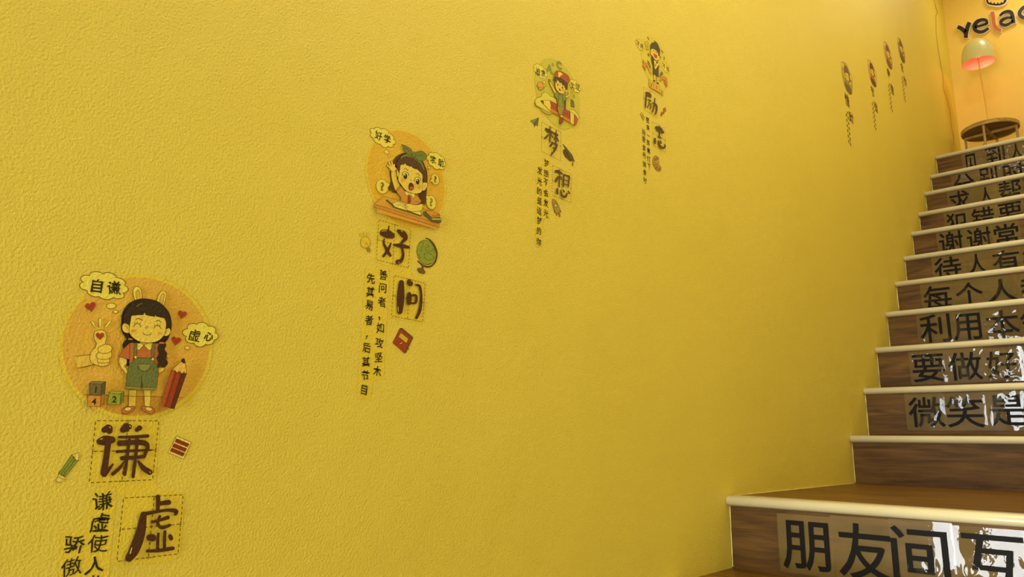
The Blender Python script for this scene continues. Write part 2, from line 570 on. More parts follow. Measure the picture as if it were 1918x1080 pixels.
class Art:
    """flat vinyl print on the wall plane x = 0; points are read in the units of one enlarged view of the wall"""

    def __init__(self, root, origin=None, zoom=None, local=None, base=0.0004, step=0.00004):
        self.root, self.o, self.z, self.local = root, origin, zoom, local
        self.lift, self.step = base, step
        self.cur = None

    def pt(self, u, v):
        if self.local:
            y0, z0, r = self.local
            return Vector((0, y0 + u * r, z0 + v * r))
        return on_x(self.o[0] + u / self.z, self.o[1] + v / self.z)

    def part(self, name, label=None):
        self.end()
        self.cur = [name, label, [], [], [], []]

    def end(self):
        if self.cur and self.cur[2]:
            name, label, V, Fc, ms, mi = self.cur
            L = self.root.location
            ob = mesh_obj(name, [(v[0] - L[0], v[1] - L[1], v[2] - L[2]) for v in V], Fc, ms, mi, parent=self.root)
            if label:
                ob['label'] = label
        self.cur = None

    def _add(self, W, Fc, c):
        self.lift += self.step
        name, label, V, F2, ms, mi = self.cur
        mt = ink(c)
        if mt not in ms:
            ms.append(mt)
        k = ms.index(mt)
        b = len(V)
        V += [(self.lift, q[1], q[2]) for q in W]
        for f in Fc:
            a0, a1, a2 = W[f[0]], W[f[1]], W[f[2]]
            nrm = (a1[1] - a0[1]) * (a2[2] - a0[2]) - (a1[2] - a0[2]) * (a2[1] - a0[1])
            f = f if nrm > 0 else tuple(reversed(f))
            F2.append(tuple(b + j for j in f))
            mi.append(k)

    @staticmethod
    def curve(pts, closed, n=4):
        P = list(pts)
        R = []
        m_ = len(P)
        rngi = range(m_) if closed else range(m_ - 1)
        for i in rngi:
            p0 = P[(i - 1) % m_] if closed or i > 0 else P[i]
            p1, p2 = P[i], P[(i + 1) % m_]
            p3 = P[(i + 2) % m_] if closed or i + 2 < m_ else p2
            for k in range(n):
                t = k / n
                R.append(tuple(0.5 * ((2 * p1[j]) + (-p0[j] + p2[j]) * t + (2 * p0[j] - 5 * p1[j] + 4 * p2[j] - p3[j]) * t * t
                                      + (-p0[j] + 3 * p1[j] - 3 * p2[j] + p3[j]) * t ** 3) for j in range(len(p1))))
        if not closed:
            R.append(tuple(P[-1]))
        return R

    def fill(self, pts, c, sm=False, out=None, ow=3.0):
        P = self.curve(pts, True) if sm else list(pts)
        W = [self.pt(*q[:2]) for q in P]
        tris = tessellate_polygon([[Vector((w_[1], w_[2], 0)) for w_ in W]])
        self._add(W, [tuple(t) for t in tris], c)
        if out:
            self.line(P + [P[0]], ow, out)

    def line(self, pts, wd, c=OUT, sm=False):
        """stroke; a point may carry its own radius as third number"""
        pts = [q if len(q) == 3 else (q[0], q[1], wd / 2) for q in pts]
        P = self.curve(pts, False) if sm else pts
        Q = [P[0]]
        for q in P[1:]:
            if math.hypot(q[0] - Q[-1][0], q[1] - Q[-1][1]) > 1e-4:
                Q.append(q)
        P = Q
        if len(P) < 2:
            return
        W, Fc = [], []
        n = len(P)
        for i, (x, y, r) in enumerate(P):
            a, b = P[max(i - 1, 0)], P[min(i + 1, n - 1)]
            dx, dy = b[0] - a[0], b[1] - a[1]
            d_ = math.hypot(dx, dy) or 1
            W.append(self.pt(x - dy / d_ * r, y + dx / d_ * r))
            W.append(self.pt(x + dy / d_ * r, y - dx / d_ * r))
        for i in range(n - 1):
            Fc.append((2 * i, 2 * i + 1, 2 * i + 3, 2 * i + 2))
        self._add(W, Fc, c)

    def brush(self, pts, c, sm=True):
        """soft stroke with round ends"""
        self.line(pts, 1, c, sm)
        for q in (pts[0], pts[-1]):
            self.ell(q[0], q[1], q[2], q[2], c)

    def ell(self, cx, cy, rx, ry, c, rot=0, out=None, ow=3.0, n=20):
        co, si = math.cos(math.radians(rot)), math.sin(math.radians(rot))
        P = []
        for k in range(n):
            a = 2 * math.pi * k / n
            u, v = rx * math.cos(a), ry * math.sin(a)
            P.append((cx + u * co - v * si, cy + u * si + v * co))
        W = [self.pt(*q) for q in P]
        if c is not None:
            self._add(W, [tuple(range(n))], c)
        if out:
            self.line(P + [P[0]], ow, out)

    def wpoly(self, W, c, out=None, ow=0.0007):
        """polygon given on the wall itself: (y, z) metres"""
        W3 = [Vector((0, a, b)) for a, b in W]
        tris = tessellate_polygon([[Vector((a, b, 0)) for a, b in W]])
        self._add(W3, [tuple(t) for t in tris], c)
        if out:
            n = len(W)
            V, Fc = [], []
            for i in range(n):
                a, b = W[i - 1], W[(i + 1) % n]
                dx, dy = b[0] - a[0], b[1] - a[1]
                d_ = math.hypot(dx, dy) or 1
                V.append(Vector((0, W[i][0] - dy / d_ * ow / 2, W[i][1] + dx / d_ * ow / 2)))
                V.append(Vector((0, W[i][0] + dy / d_ * ow / 2, W[i][1] - dx / d_ * ow / 2)))
            for i in range(n):
                j = (i + 1) % n
                Fc.append((2 * i, 2 * i + 1, 2 * j + 1, 2 * j))
            self._add(V, Fc, out)

    def cloud(self, cx, cy, a, b, c=(232, 203, 84), lobes=9, out=OUT, rot=0.0, seed=0):
        q = self.pt(cx, cy)
        P = []
        n = lobes * 7
        rg = random.Random(seed)
        am = [0.13 + rg.random() * 0.08 for _ in range(lobes)]
        for k in range(n):
            t = k / n
            lo = t * lobes
            s = 0.86 + am[int(lo) % lobes] * abs(math.sin(math.pi * lo)) ** 0.7
            an = 2 * math.pi * t + 0.35
            u, v = a * s * math.cos(an), b * s * math.sin(an)
            P.append((q.y + u * math.cos(rot) - v * math.sin(rot), q.z + u * math.sin(rot) + v * math.cos(rot)))
        self.wpoly(P, c, out)

    def wdisc(self, y, z, r, c, n=56):
        self.wpoly([(y + r * math.cos(2 * math.pi * k / n), z + r * math.sin(2 * math.pi * k / n)) for k in range(n)], c)

    def heart(self, cx, cy, s, c=(160, 56, 28), rot=0):
        P = []
        for k in range(22):
            t = 2 * math.pi * k / 22
            x = 16 * math.sin(t) ** 3
            y = 13 * math.cos(t) - 5 * math.cos(2 * t) - 2 * math.cos(3 * t) - math.cos(4 * t)
            x, y = x / 16 * s, -y / 16 * s
            co, si = math.cos(math.radians(rot)), math.sin(math.radians(rot))
            P.append((cx + x * co - y * si, cy + x * si + y * co))
        self.fill(P, c)

    def text(self, ch, cx, cy, h, c=(46, 36, 16), asp=0.92, off=0.016, rot=0.0, slant=0.0, seed=None):
        """one character, upright on the wall, of height h in this view's units"""
        q = self.pt(cx, cy)
        if self.local:
            hm = h * self.local[2]
        else:
            hm = (self.pt(cx, cy - h / 2) - self.pt(cx, cy + h / 2)).length
        GV, GF = glyph(ch, off)
        gx0, gx1 = min(v[0] for v in GV), max(v[0] for v in GV)
        gy0, gy1 = min(v[1] for v in GV), max(v[1] for v in GV)
        s = hm / (0.88 if ord(ch) > 0x2000 else max(0.01, gy1 - gy0))
        mx_, my_ = (gx0 + gx1) / 2, (gy0 + gy1) / 2
        if seed is not None:
            rg = random.Random(seed)
            rot += (rg.random() - 0.5) * 0.16
        W = []
        for a, b in GV:
            u, v = (a - mx_) * s * asp, (b - my_) * s
            if seed is not None:      # hand-lettered wobble
                u += 0.035 * s * math.sin(b * 7 + seed)
                v += 0.045 * s * math.sin(a * 6 + seed * 2.3)
            u += slant * v
            W.append(Vector((0, q.y + u * math.cos(rot) - v * math.sin(rot), q.z + u * math.sin(rot) + v * math.cos(rot))))
        self._add(W, GF, c)

    def dashed_box(self, C4, cross=True, col=(84, 52, 20), wd=0.0008, n=11):
        """C4: TL, TR, BR, BL in photo pixels"""
        W = [on_x(*q) for q in C4]

        def dash(a, b, k_, w_=wd):
            dv = (b - a)
            L_ = dv.length
            t_ = dv / L_
            nrm = Vector((0, -t_.z, t_.y)) * (w_ / 2)
            V, Fc = [], []
            for k in range(k_):
                s0 = a + dv * ((k + 0.22) / k_)
                s1 = a + dv * ((k + 0.78) / k_)
                bb = len(V)
                V += [s0 + nrm, s0 - nrm, s1 - nrm, s1 + nrm]
                Fc.append((bb, bb + 1, bb + 2, bb + 3))
            self._add(V, Fc, col)
        for k in range(4):
            dash(W[k], W[(k + 1) % 4], n)
        if cross:
            dash((W[0] + W[1]) / 2, (W[2] + W[3]) / 2, n)
            dash((W[0] + W[3]) / 2, (W[1] + W[2]) / 2, n)
        # small tees and corners
        for a, b in ((0, 1), (1, 2), (2, 3), (3, 0)):
            m_ = (W[a] + W[b]) / 2
            t_ = (W[b] - W[a]).normalized()
            n_ = Vector((0, -t_.z, t_.y)) * (wd / 2)
            h_ = t_ * 0.0032
            self._add([m_ - h_ + n_, m_ - h_ - n_, m_ + h_ - n_, m_ + h_ + n_], [(0, 1, 2, 3)], col)


SKIN = (230, 190, 82)
INK1 = (76, 38, 16)
FILM1 = (223, 186, 60)


def sticker(name, px, py, label, cat='sticker', group=None):
    q = on_x(px, py)
    return empty(name, (0, q.y, q.z), label, cat, group)


PATCH = 0


def film_patch(A, pts, c=FILM1, px=True):
    global PATCH
    PATCH += 1
    keep, A.lift = A.lift, 0.00012 + 0.00003 * PATCH
    A.part('clear_backing')
    A.fill(pts, c, sm=False)
    A.lift = keep + A.step


# ================================================================== sticker 1 (nearest): smiling girl
R1 = sticker('picture_sticker', 255, 648, 'round orange sticker of a smiling girl with pigtails, thumb up and a red pencil', group='round cartoon stickers on the yellow wall')
A = Art(R1, (100, 490), 3.6)
y1, z1, r1 = -2.50870543, 0.0496107, 0.08080618
A.part('clear_backing')
A.wdisc(y1, z1, r1 * 1.05, FILM1)
A.part('orange_disc')
A.wdisc(y1, z1, r1, (217, 162, 62))
A.wdisc(y1, z1, r1 * 0.75, (222, 166, 64))
A.fill([(150, 818), (205, 893), (540, 905), (865, 915), (900, 885), (860, 930), (760, 1000), (650, 1032), (500, 1035), (380, 1010), (270, 950), (200, 890)], (208, 148, 56))
A.line([(208, 893), (540, 905), (868, 915)], 2.5)
A.part('thought_bubble')
A.cloud(343, 162, 0.0252, 0.0156, rot=-0.02, lobes=9, seed=3)
A.ell(388, 298, 32, 19, (232, 203, 84), out=OUT)
A.ell(417, 337, 17, 11, (232, 203, 84), out=OUT)
A.text('自', 293, 162, 88, seed=1, off=0.022)
A.text('谦', 408, 175, 84, seed=2, off=0.014)
A.part('thought_bubble')
A.cloud(993, 490, 0.0215, 0.0145, rot=0.02, lobes=8, seed=5)
A.ell(900, 580, 17, 12, (232, 203, 84), out=OUT)
A.text('虚', 948, 497, 78, seed=3, off=0.014)
A.text('心', 1045, 503, 60, seed=4, off=0.026)
for q in ((249, 303, 37, -12), (866, 355, 31, 12), (825, 532, 33, 10)):
    A.part('heart')
    A.heart(q[0], q[1], q[2], rot=q[3])
# thumbs-up hand
A.part('thumbs_up_hand')
A.fill([(140, 640), (245, 626), (262, 692), (157, 716)], (224, 174, 70))
A.line([(138, 638), (190, 632), (245, 626)], 3)
A.line([(157, 717), (210, 708), (270, 692)], 3)
A.fill([(273, 520), (271, 482), (290, 464), (320, 460), (345, 470), (356, 505), (348, 555), (372, 558), (393, 580), (387, 602), (390, 632), (375, 655), (378, 675), (360, 697), (325, 704), (288, 698), (252, 678), (243, 640), (252, 608), (278, 578), (286, 548)], (232, 190, 78), sm=True, out=OUT)
A.line([(346, 558), (318, 566), (296, 585), (300, 606), (318, 616), (352, 617), (386, 604)], 3, sm=True)
A.line([(300, 608), (284, 632), (298, 654), (345, 658), (380, 650)], 3, sm=True)
A.line([(296, 656), (294, 676), (330, 684), (376, 676)], 3, sm=True)
A.line([(296, 686), (302, 698)], 3)
A.heart(310, 500, 29)
for q in ([(246, 404), (264, 399), (285, 440), (276, 446)], [(300, 384), (323, 382), (320, 437), (303, 437)], [(372, 395), (388, 404), (355, 446), (341, 440)]):
    A.part('light_ray')
    A.fill(q, (236, 205, 84), out=OUT, ow=2.5)
# the girl
DK = (50, 32, 12)
A.part('girl_figure')
A.fill([(545, 256), (532, 205), (545, 173), (570, 171), (590, 200), (588, 256)], (232, 200, 84), sm=True, out=OUT)
A.fill([(556, 252), (553, 208), (566, 190), (577, 206), (578, 250)], (216, 166, 70), sm=True, out=OUT, ow=2)
A.fill([(693, 274), (706, 222), (730, 196), (755, 210), (752, 250), (736, 296)], (232, 200, 84), sm=True, out=OUT)
A.fill([(711, 278), (720, 230), (736, 212), (742, 232), (728, 286)], (216, 166, 70), sm=True, out=OUT, ow=2)
A.fill([(495, 520), (466, 545), (462, 575), (480, 596), (515, 575), (524, 528)], DK, sm=True)
A.fill([(485, 655), (482, 680), (492, 706), (508, 690), (508, 655)], DK, sm=True)
A.fill([(452, 430), (458, 350), (500, 285), (570, 252), (640, 252), (710, 275), (770, 335), (792, 410), (785, 480), (752, 542), (700, 548), (525, 545), (484, 515), (458, 475)], DK, sm=True)
# legs and shoes
A.fill([(505, 862), (555, 864), (548, 988), (500, 985)], SKIN, out=OUT)
A.fill([(604, 862), (652, 862), (646, 985), (610, 985)], SKIN, out=OUT)
A.line([(504, 906), (552, 908)], 2.5)
A.line([(606, 906), (650, 906)], 2.5)
for s in ((0, 1), (1, -1)):
    f = (lambda x, y: (x, y)) if s[0] == 0 else (lambda x, y: (1133 - x, y))
    A.fill([f(470, 982), f(456, 1006), f(470, 1027), f(512, 1016), f(541, 992), f(538, 972), f(510, 976)], (190, 108, 50), sm=True, out=OUT)
    A.ell(f(496, 992)[0], 992, 22, 12, (232, 196, 90), rot=-10 * s[1], out=OUT, ow=2)
# neck, shirt, arms
A.fill([(580, 540), (640, 540), (640, 575), (605, 590), (575, 575)], SKIN)
A.fill([(440, 645), (437, 688), (458, 725), (486, 760), (494, 732), (472, 704), (486, 690), (484, 652)], SKIN, sm=True, out=OUT)
A.fill([(698, 692), (698, 715), (738, 712), (738, 733), (702, 755), (690, 742)], SKIN, sm=True, out=OUT)
A.fill([(505, 550), (462, 590), (436, 638), (480, 655), (508, 658), (530, 600)], (186, 98, 50), out=OUT)
A.fill([(700, 552), (738, 590), (762, 655), (735, 662), (700, 640)], (186, 98, 50), out=OUT)
A.fill([(508, 548), (560, 548), (602, 562), (650, 550), (706, 552), (702, 640), (690, 702), (500, 702), (508, 650)], (190, 102, 52), out=OUT, ow=2)
A.fill([(548, 548), (554, 588), (570, 598), (602, 563), (580, 552)], (236, 206, 94), out=OUT, ow=2.5)
A.fill([(602, 563), (636, 600), (652, 590), (662, 552), (640, 546)], (236, 206, 94), out=OUT, ow=2.5)
# overalls
G1 = (108, 108, 58)
A.fill([(538, 546), (557, 548), (551, 662), (532, 662)], G1, out=OUT, ow=2)
A.fill([(655, 560), (676, 560), (668, 682), (651, 682)], G1, out=OUT, ow=2)
A.fill([(535, 648), (668, 650), (674, 682), (697, 700), (699, 760), (688, 852), (592, 845), (587, 775), (580, 850), (482, 845), (488, 760), (502, 690), (530, 675)], G1, out=OUT)
A.line([(587, 770), (588, 840)], 3)
A.fill([(480, 838), (582, 845), (578, 866), (477, 857)], (132, 128, 64), out=OUT, ow=2.5)
A.fill([(591, 845), (688, 848), (685, 865), (588, 864)], (132, 128, 64), out=OUT, ow=2.5)
A.fill([(562, 690), (644, 692), (640, 716), (625, 733), (603, 739), (580, 732), (566, 714)], (134, 130, 66), out=OUT, ow=2.5)
A.line([(500, 700), (520, 712), (528, 690)], 2)
A.line([(527, 690), (526, 745)], 1.8, (150, 140, 80))
A.line([(662, 690), (668, 740), (695, 745)], 1.8)
A.ell(545, 645, 8, 8, (236, 206, 94), n=8)
A.ell(660, 657, 8, 8, (236, 206, 94), n=8)
# right pigtail in front
A.fill([(708, 548), (692, 590), (702, 622), (687, 650), (700, 682), (688, 710), (715, 706), (738, 714), (763, 684), (750, 652), (757, 620), (740, 590), (752, 565), (735, 546)], DK, sm=True)
A.fill([(704, 542), (738, 545), (736, 555), (704, 553)], (200, 120, 52))
A.fill([(496, 516), (524, 520), (523, 530), (494, 527)], (200, 120, 52))
# head
A.fill([(498, 425), (468, 416), (453, 438), (460, 470), (485, 483), (504, 476)], SKIN, sm=True, out=OUT)
A.fill([(742, 462), (768, 448), (781, 468), (768, 495), (742, 503), (728, 495)], SKIN, sm=True, out=OUT)
A.line([(470, 434), (486, 438), (490, 455)], 2, sm=True)
A.line([(765, 466), (750, 470), (746, 484)], 2, sm=True)
A.fill([(508, 365), (504, 430), (500, 475), (522, 510), (570, 540), (630, 548), (690, 538), (733, 500), (748, 450), (745, 385), (690, 362), (600, 345), (550, 352)], SKIN, sm=True, out=OUT)
A.fill([(458, 425), (470, 350), (520, 290), (620, 256), (700, 280), (765, 345), (788, 430), (775, 445), (752, 455), (748, 410), (738, 384), (684, 372), (678, 361), (673, 374), (640, 368), (612, 362), (603, 343), (596, 361), (560, 362), (516, 367), (507, 420), (500, 428), (470, 415)], DK)
for bx, by in ((530, 442), (665, 454)):
    A.line([(bx, by), (bx + 9, by - 17), (bx + 26, by - 23), (bx + 42, by - 15), (bx + 50, by + 3)], 3.4, DK, sm=True)
    A.line([(bx + 10, by - 17), (bx + 3, by - 32)], 2.4, DK)
    A.line([(bx + 25, by - 22), (bx + 24, by - 38)], 2.4, DK)
    A.line([(bx + 40, by - 17), (bx + 48, by - 32)], 2.4, DK)
A.line([(545, 392), (562, 384), (590, 398)], 4, DK, sm=True)
A.line([(678, 406), (697, 396), (714, 412)], 4, DK, sm=True)
A.line([(617, 456), (611, 445), (620, 438), (630, 447)], 3, OUT, sm=True)
A.line([(592, 480), (604, 492), (622, 496), (640, 492), (649, 480)], 3.4, OUT, sm=True)
A.ell(528, 467, 17, 9, (212, 146, 60))
A.ell(704, 484, 15, 8, (212, 146, 60))
A.line([(550, 306), (565, 292), (586, 285)], 3.4, (150, 120, 60), sm=True)
# toy blocks


def block(A_, front, top, side, c, ct, cs, ch, cx, cy):
    A_.part('toy_block')
    A_.fill(side, cs, out=OUT)
    if top:
        A_.fill(top, ct, out=OUT)
    A_.fill(front, c, out=OUT)
    A_.text(ch, cx, cy, 44, c=(48, 34, 14), off=0.03)


block(A, [(220, 900), (308, 904), (303, 978), (217, 975)], None, [(308, 904), (335, 885), (328, 960), (303, 978)], (206, 138, 54), None, (176, 108, 42), '4', 262, 942)
block(A, [(230, 822), (310, 826), (308, 900), (230, 896)], [(230, 822), (250, 808), (342, 808), (310, 826)], [(310, 826), (342, 808), (335, 885), (308, 900)], (112, 96, 56), (134, 116, 66), (96, 78, 44), '1', 274, 862)
block(A, [(360, 885), (440, 890), (435, 965), (352, 960)], [(360, 885), (375, 872), (465, 878), (440, 890)], [(440, 890), (465, 878), (459, 945), (435, 965)], (146, 148, 50), (170, 166, 64), (112, 118, 36), '2', 398, 928)
A.part('red_pencil')
RD = (156, 56, 26)
A.fill([(780, 735), (883, 755), (800, 992), (708, 972)], RD, out=OUT)
A.fill([(848, 745), (883, 755), (800, 992), (774, 990)], (96, 40, 20))
A.fill([(780, 735), (803, 741), (730, 978), (708, 972)], (176, 78, 34))
A.line([(812, 742), (740, 980)], 3)
A.line([(850, 747), (772, 988)], 3)
A.fill([(780, 735), (850, 668), (874, 680), (884, 757), (867, 742), (850, 757), (836, 735), (818, 750), (803, 732)], (226, 176, 80), out=OUT)
A.fill([(845, 673), (849, 658), (862, 653), (872, 664), (870, 688)], (60, 32, 14), sm=True)
A.end()

# character card 1
cap_group = 'two-box character stickers on the yellow wall'
R = sticker('character_sticker', 240, 905, 'clear sticker of two large dark red characters 谦虚 below the smiling girl with the thumb up', group=cap_group)
A = Art(R, (80, 770), 3.483)
film_patch(A, [(335, 45), (765, 45), (760, 150), (735, 440), (740, 480), (790, 525), (925, 530), (915, 700), (895, 945), (800, 985), (470, 1000), (480, 800), (510, 640), (512, 560), (480, 490), (290, 480), (300, 400)])
A.part('dashed_grid')
A.dashed_box([(179, 787.2), (297.3, 787.8), (285.3, 897.8), (167, 903.5)])
A.part('dashed_grid')
A.dashed_box([(230.7, 932.2), (342.7, 925.9), (333.2, 1036.4), (218.4, 1050.8)])
A.part('large_character')
for q in ([(398, 122, 18), (425, 112, 28), (432, 125, 22)], [(370, 196, 22), (405, 190, 33), (450, 185, 22)], [(424, 200, 20), (412, 300, 20), (396, 402, 22)], [(398, 408, 20), (425, 380, 13), (455, 345, 6)],
          [(520, 120, 20), (545, 104, 30), (560, 100, 18)], [(610, 122, 13), (628, 108, 17)], [(495, 168, 9), (590, 166, 10), (680, 160, 11)],
          [(500, 208, 20), (580, 202, 16), (655, 205, 18), (680, 230, 14), (665, 275, 11), (660, 292, 10)], [(480, 262, 10), (590, 256, 9), (700, 252, 6)],
          [(512, 305, 14), (600, 300, 12), (655, 294, 12)], [(560, 185, 10), (545, 300, 11), (530, 410, 11)], [(612, 180, 11), (600, 300, 11), (584, 425, 11)],
          [(522, 332, 6), (495, 370, 11), (452, 408, 12)], [(618, 326, 9), (650, 368, 17), (692, 396, 18)]):
    A.brush(q, INK1)
for q in ([(428, 100), (438, 108)], [(368, 182), (385, 178)], [(560, 92), (566, 102)], [(690, 392), (697, 400)]):
    A.line(q, 5, (226, 180, 90))
A.part('large_character')
for q in ([(745, 556, 15), (746, 600, 14), (742, 650, 11)], [(745, 603, 13), (780, 596, 15), (815, 592, 16)], [(652, 668, 14), (720, 655, 11), (800, 643, 10), (860, 648, 15), (858, 668, 11)],
          [(650, 672, 21), (630, 790, 32), (590, 900, 34), (555, 955, 24)], [(705, 720, 9), (760, 706, 10), (808, 690, 13)], [(755, 682, 9), (742, 730, 11), (770, 757, 11), (820, 740, 10)],
          [(690, 820, 22), (708, 822, 24)], [(745, 795, 9), (741, 850, 11), (740, 900, 10)], [(788, 782, 10), (785, 840, 11), (785, 900, 10)], [(822, 812, 14), (828, 826, 14)], [(672, 908, 10), (750, 904, 12), (838, 890, 13)]):
    A.brush(q, INK1)
A.line([(572, 885), (560, 925)], 7, (226, 190, 110))
A.end()
R = sticker('text_sticker', 170, 1010, 'clear strip of small black brush characters 谦虚使人 骄傲 near the bottom left corner', group='small text strips on the yellow wall')
A = Art(R, (80, 770), 3.483)
film_patch(A, [(330, 500), (470, 492), (480, 560), (455, 800), (430, 1075), (400, 1300), (80, 1330), (100, 1075), (120, 800), (270, 770), (300, 640)])
TX = (42, 36, 16)
for k, (ch, x, y) in enumerate((('谦', 392, 582), ('虚', 372, 725), ('使', 358, 862), ('人', 338, 1000), ('进', 325, 1130), ('骄', 205, 868), ('傲', 188, 1012), ('使', 170, 1150))):
    A.part('small_character')
    A.text(ch, x, y, 108, c=TX, seed=k + 20, off=0.010, asp=1.04)
A.end()
R = sticker('striped_card_sticker', 336, 837, 'small tilted white sticker with three red bars right of the first large character')
A = Art(R, (80, 770), 3.483)
A.part('card')
A.fill([(873, 160), (968, 203), (917, 311), (815, 268)], (234, 204, 108), out=OUT)
A.part('red_bars')
for q in ([(870, 177), (955, 212), (944, 233), (861, 199)], [(855, 208), (939, 243), (928, 264), (843, 230)], [(841, 238), (925, 273), (914, 293), (829, 258)]):
    A.fill(q, (140, 46, 22), out=OUT, ow=2)
A.end()
R = sticker('pencil_sticker', 126, 876, 'small green pencil sticker left of the first large character')
A = Art(R, (80, 770), 3.483)
A.part('pencil_body')
A.fill([(188, 283), (232, 316), (142, 428), (102, 405)], (136, 142, 52), out=OUT)
A.line([(203, 296), (115, 412)], 3)
A.line([(218, 306), (130, 420)], 3)
A.part('pencil_tip')
A.fill([(188, 283), (236, 268), (232, 318), (215, 318), (205, 300)], (228, 190, 90), out=OUT)
A.part('eraser')
A.fill([(102, 405), (142, 428), (138, 445), (98, 428)], (214, 186, 90), out=OUT)
A.fill([(98, 428), (138, 445), (120, 463), (92, 460), (82, 446)], (226, 196, 96), out=OUT)
A.end()

# ================================================================== sticker 2: girl at the desk
R = sticker('picture_sticker', 760, 335, 'round orange sticker of a girl with green bow raising her hand at a desk', group='round cartoon stickers on the yellow wall')
A = Art(R, (660, 230), 5.4)
A.part('clear_backing')
A.wdisc(-2.12616, 0.36648, 0.0850, FILM1)
A.part('orange_disc')
A.wdisc(-2.12616, 0.36648, 0.08166, (219, 164, 44))
A.wdisc(-2.12616, 0.36648, 0.0640, (222, 168, 46))
SQ = (232, 188, 72)
A.line([(235, 325), (290, 322), (318, 355), (300, 400), (250, 408), (228, 372), (250, 340), (300, 345)], 4, SQ, sm=True)
A.line([(250, 440), (275, 405), (302, 425), (285, 460), (250, 450), (290, 445), (285, 480), (255, 470), (265, 500), (285, 490)], 4, SQ, sm=True)
A.line([(578, 178), (620, 168), (645, 200), (625, 228), (598, 208), (640, 210), (665, 245), (635, 262), (672, 270)], 4, SQ, sm=True)
A.part('thought_bubble')
A.cloud(305, 148, 0.0255, 0.0150, rot=-0.02, lobes=9, seed=8)
A.ell(343, 295, 28, 19, (230, 200, 80), rot=30, out=OUT, ow=3)
A.ell(368, 336, 14, 10, (230, 200, 80), rot=30, out=OUT, ow=3)
A.text('好', 262, 130, 82, seed=31, off=0.018)
A.text('学', 350, 165, 82, seed=32, off=0.014)
A.part('thought_bubble')
A.cloud(846, 386, 0.0220, 0.0148, rot=0.05, lobes=8, seed=9)
A.ell(772, 455, 15, 12, (230, 200, 80), rot=30, out=OUT, ow=3)
A.text('求', 812, 372, 74, seed=33, off=0.016)
A.text('助', 890, 405, 74, seed=34, off=0.016)
for (cx, cy, rx, ry, tail, qc, rt) in ((297, 645, 60, 75, [(335, 600), (378, 620), (350, 662)], (126, 98, 50), 0), (832, 572, 40, 57, [(805, 555), (775, 593), (806, 600)], (120, 62, 30), 0), (790, 805, 50, 72, [(752, 785), (722, 732), (778, 742)], (132, 126, 60), 0)):
    A.part('question_bubble')
    A.ell(cx, cy, rx, ry, (230, 198, 74), rot=-12, out=OUT, ow=3)
    A.fill(tail, (230, 198, 74))
    A.line([tail[0], tail[1], tail[2]], 3)
    A.text('?', cx, cy, ry * 1.2, c=qc, off=0.05, asp=1.15)
HB = (84, 52, 20)
A.part('girl_figure')
A.fill([(405, 440), (372, 500), (384, 590), (362, 655), (372, 690), (385, 682), (400, 705), (440, 712), (470, 640), (460, 500)], HB, out=OUT, ow=2)
A.fill([(402, 440), (402, 385), (432, 345), (490, 312), (570, 300), (650, 340), (710, 400), (745, 480), (752, 560), (748, 640), (742, 720), (728, 832), (715, 815), (700, 838), (690, 820), (675, 825), (685, 790), (660, 720), (560, 620), (440, 520)], HB, out=OUT, ow=2)
A.fill([(385, 480), (388, 560), (415, 655), (432, 684), (472, 634), (448, 575), (436, 490), (412, 468)], SKIN, sm=True, out=OUT)
for q in ([(372, 462, 8), (358, 445, 8), (343, 435, 7)], [(382, 452, 8), (370, 425, 8), (360, 405, 7)], [(395, 448, 8), (392, 420, 8), (386, 400, 7)], [(408, 452, 8), (412, 435, 8), (414, 424, 6)], [(420, 475, 8), (434, 470, 7)]):
    A.brush([(a, b, c + 2.2) for a, b, c in q], OUT)
for q in ([(372, 462, 8), (358, 445, 8), (343, 435, 7)], [(382, 452, 8), (370, 425, 8), (360, 405, 7)], [(395, 448, 8), (392, 420, 8), (386, 400, 7)], [(408, 452, 8), (412, 435, 8), (414, 424, 6)], [(420, 475, 8), (434, 470, 7)]):
    A.brush(q, SKIN)
A.ell(398, 468, 30, 26, SKIN)
A.fill([(470, 636), (425, 690), (480, 760), (474, 800), (560, 826), (625, 835), (680, 812), (682, 790), (650, 745), (612, 720), (560, 720), (515, 690)], (204, 134, 52), out=OUT)
A.line([(430, 700), (472, 650)], 4)
A.line([(622, 800), (680, 805)], 3)
A.fill([(530, 690), (620, 715), (600, 740), (550, 735)], SKIN)
A.fill([(512, 690), (522, 728), (545, 742), (562, 716), (535, 700)], (234, 204, 98), out=OUT, ow=2.5)
A.fill([(572, 722), (600, 764), (616, 745), (615, 718), (590, 712)], (234, 204, 98), out=OUT, ow=2.5)
A.fill([(552, 733), (570, 738), (578, 795), (563, 824), (544, 808)], (146, 56, 24), out=OUT, ow=2)
A.fill([(432, 500), (438, 478), (455, 500), (458, 560), (440, 545)], SKIN, sm=True, out=OUT)
A.fill([(693, 622), (712, 604), (740, 614), (740, 650), (718, 685), (690, 684)], SKIN, sm=True, out=OUT)
A.line([(705, 632), (722, 635), (714, 660)], 2.5, sm=True)
A.fill([(475, 425), (458, 520), (448, 580), (470, 622), (530, 692), (600, 717), (650, 719), (690, 692), (694, 600), (692, 530), (650, 480), (560, 435), (515, 415)], SKIN, sm=True, out=OUT)
A.fill([(455, 510), (440, 480), (430, 420), (455, 375), (520, 335), (600, 350), (680, 405), (722, 490), (742, 600), (715, 612), (704, 575), (692, 525), (645, 482), (640, 458), (630, 476), (590, 460), (580, 430), (572, 452), (527, 432), (518, 406), (508, 428), (480, 428), (468, 445), (462, 500)], HB)
BW = (112, 114, 46)
A.fill([(466, 382), (478, 345), (530, 316), (600, 338), (680, 388), (706, 440), (716, 496), (700, 478), (678, 425), (600, 362), (530, 345), (490, 358)], BW, out=OUT, ow=2.5)
A.fill([(480, 224), (530, 238), (580, 275), (600, 318), (590, 346), (545, 328), (510, 290)], BW, out=OUT)
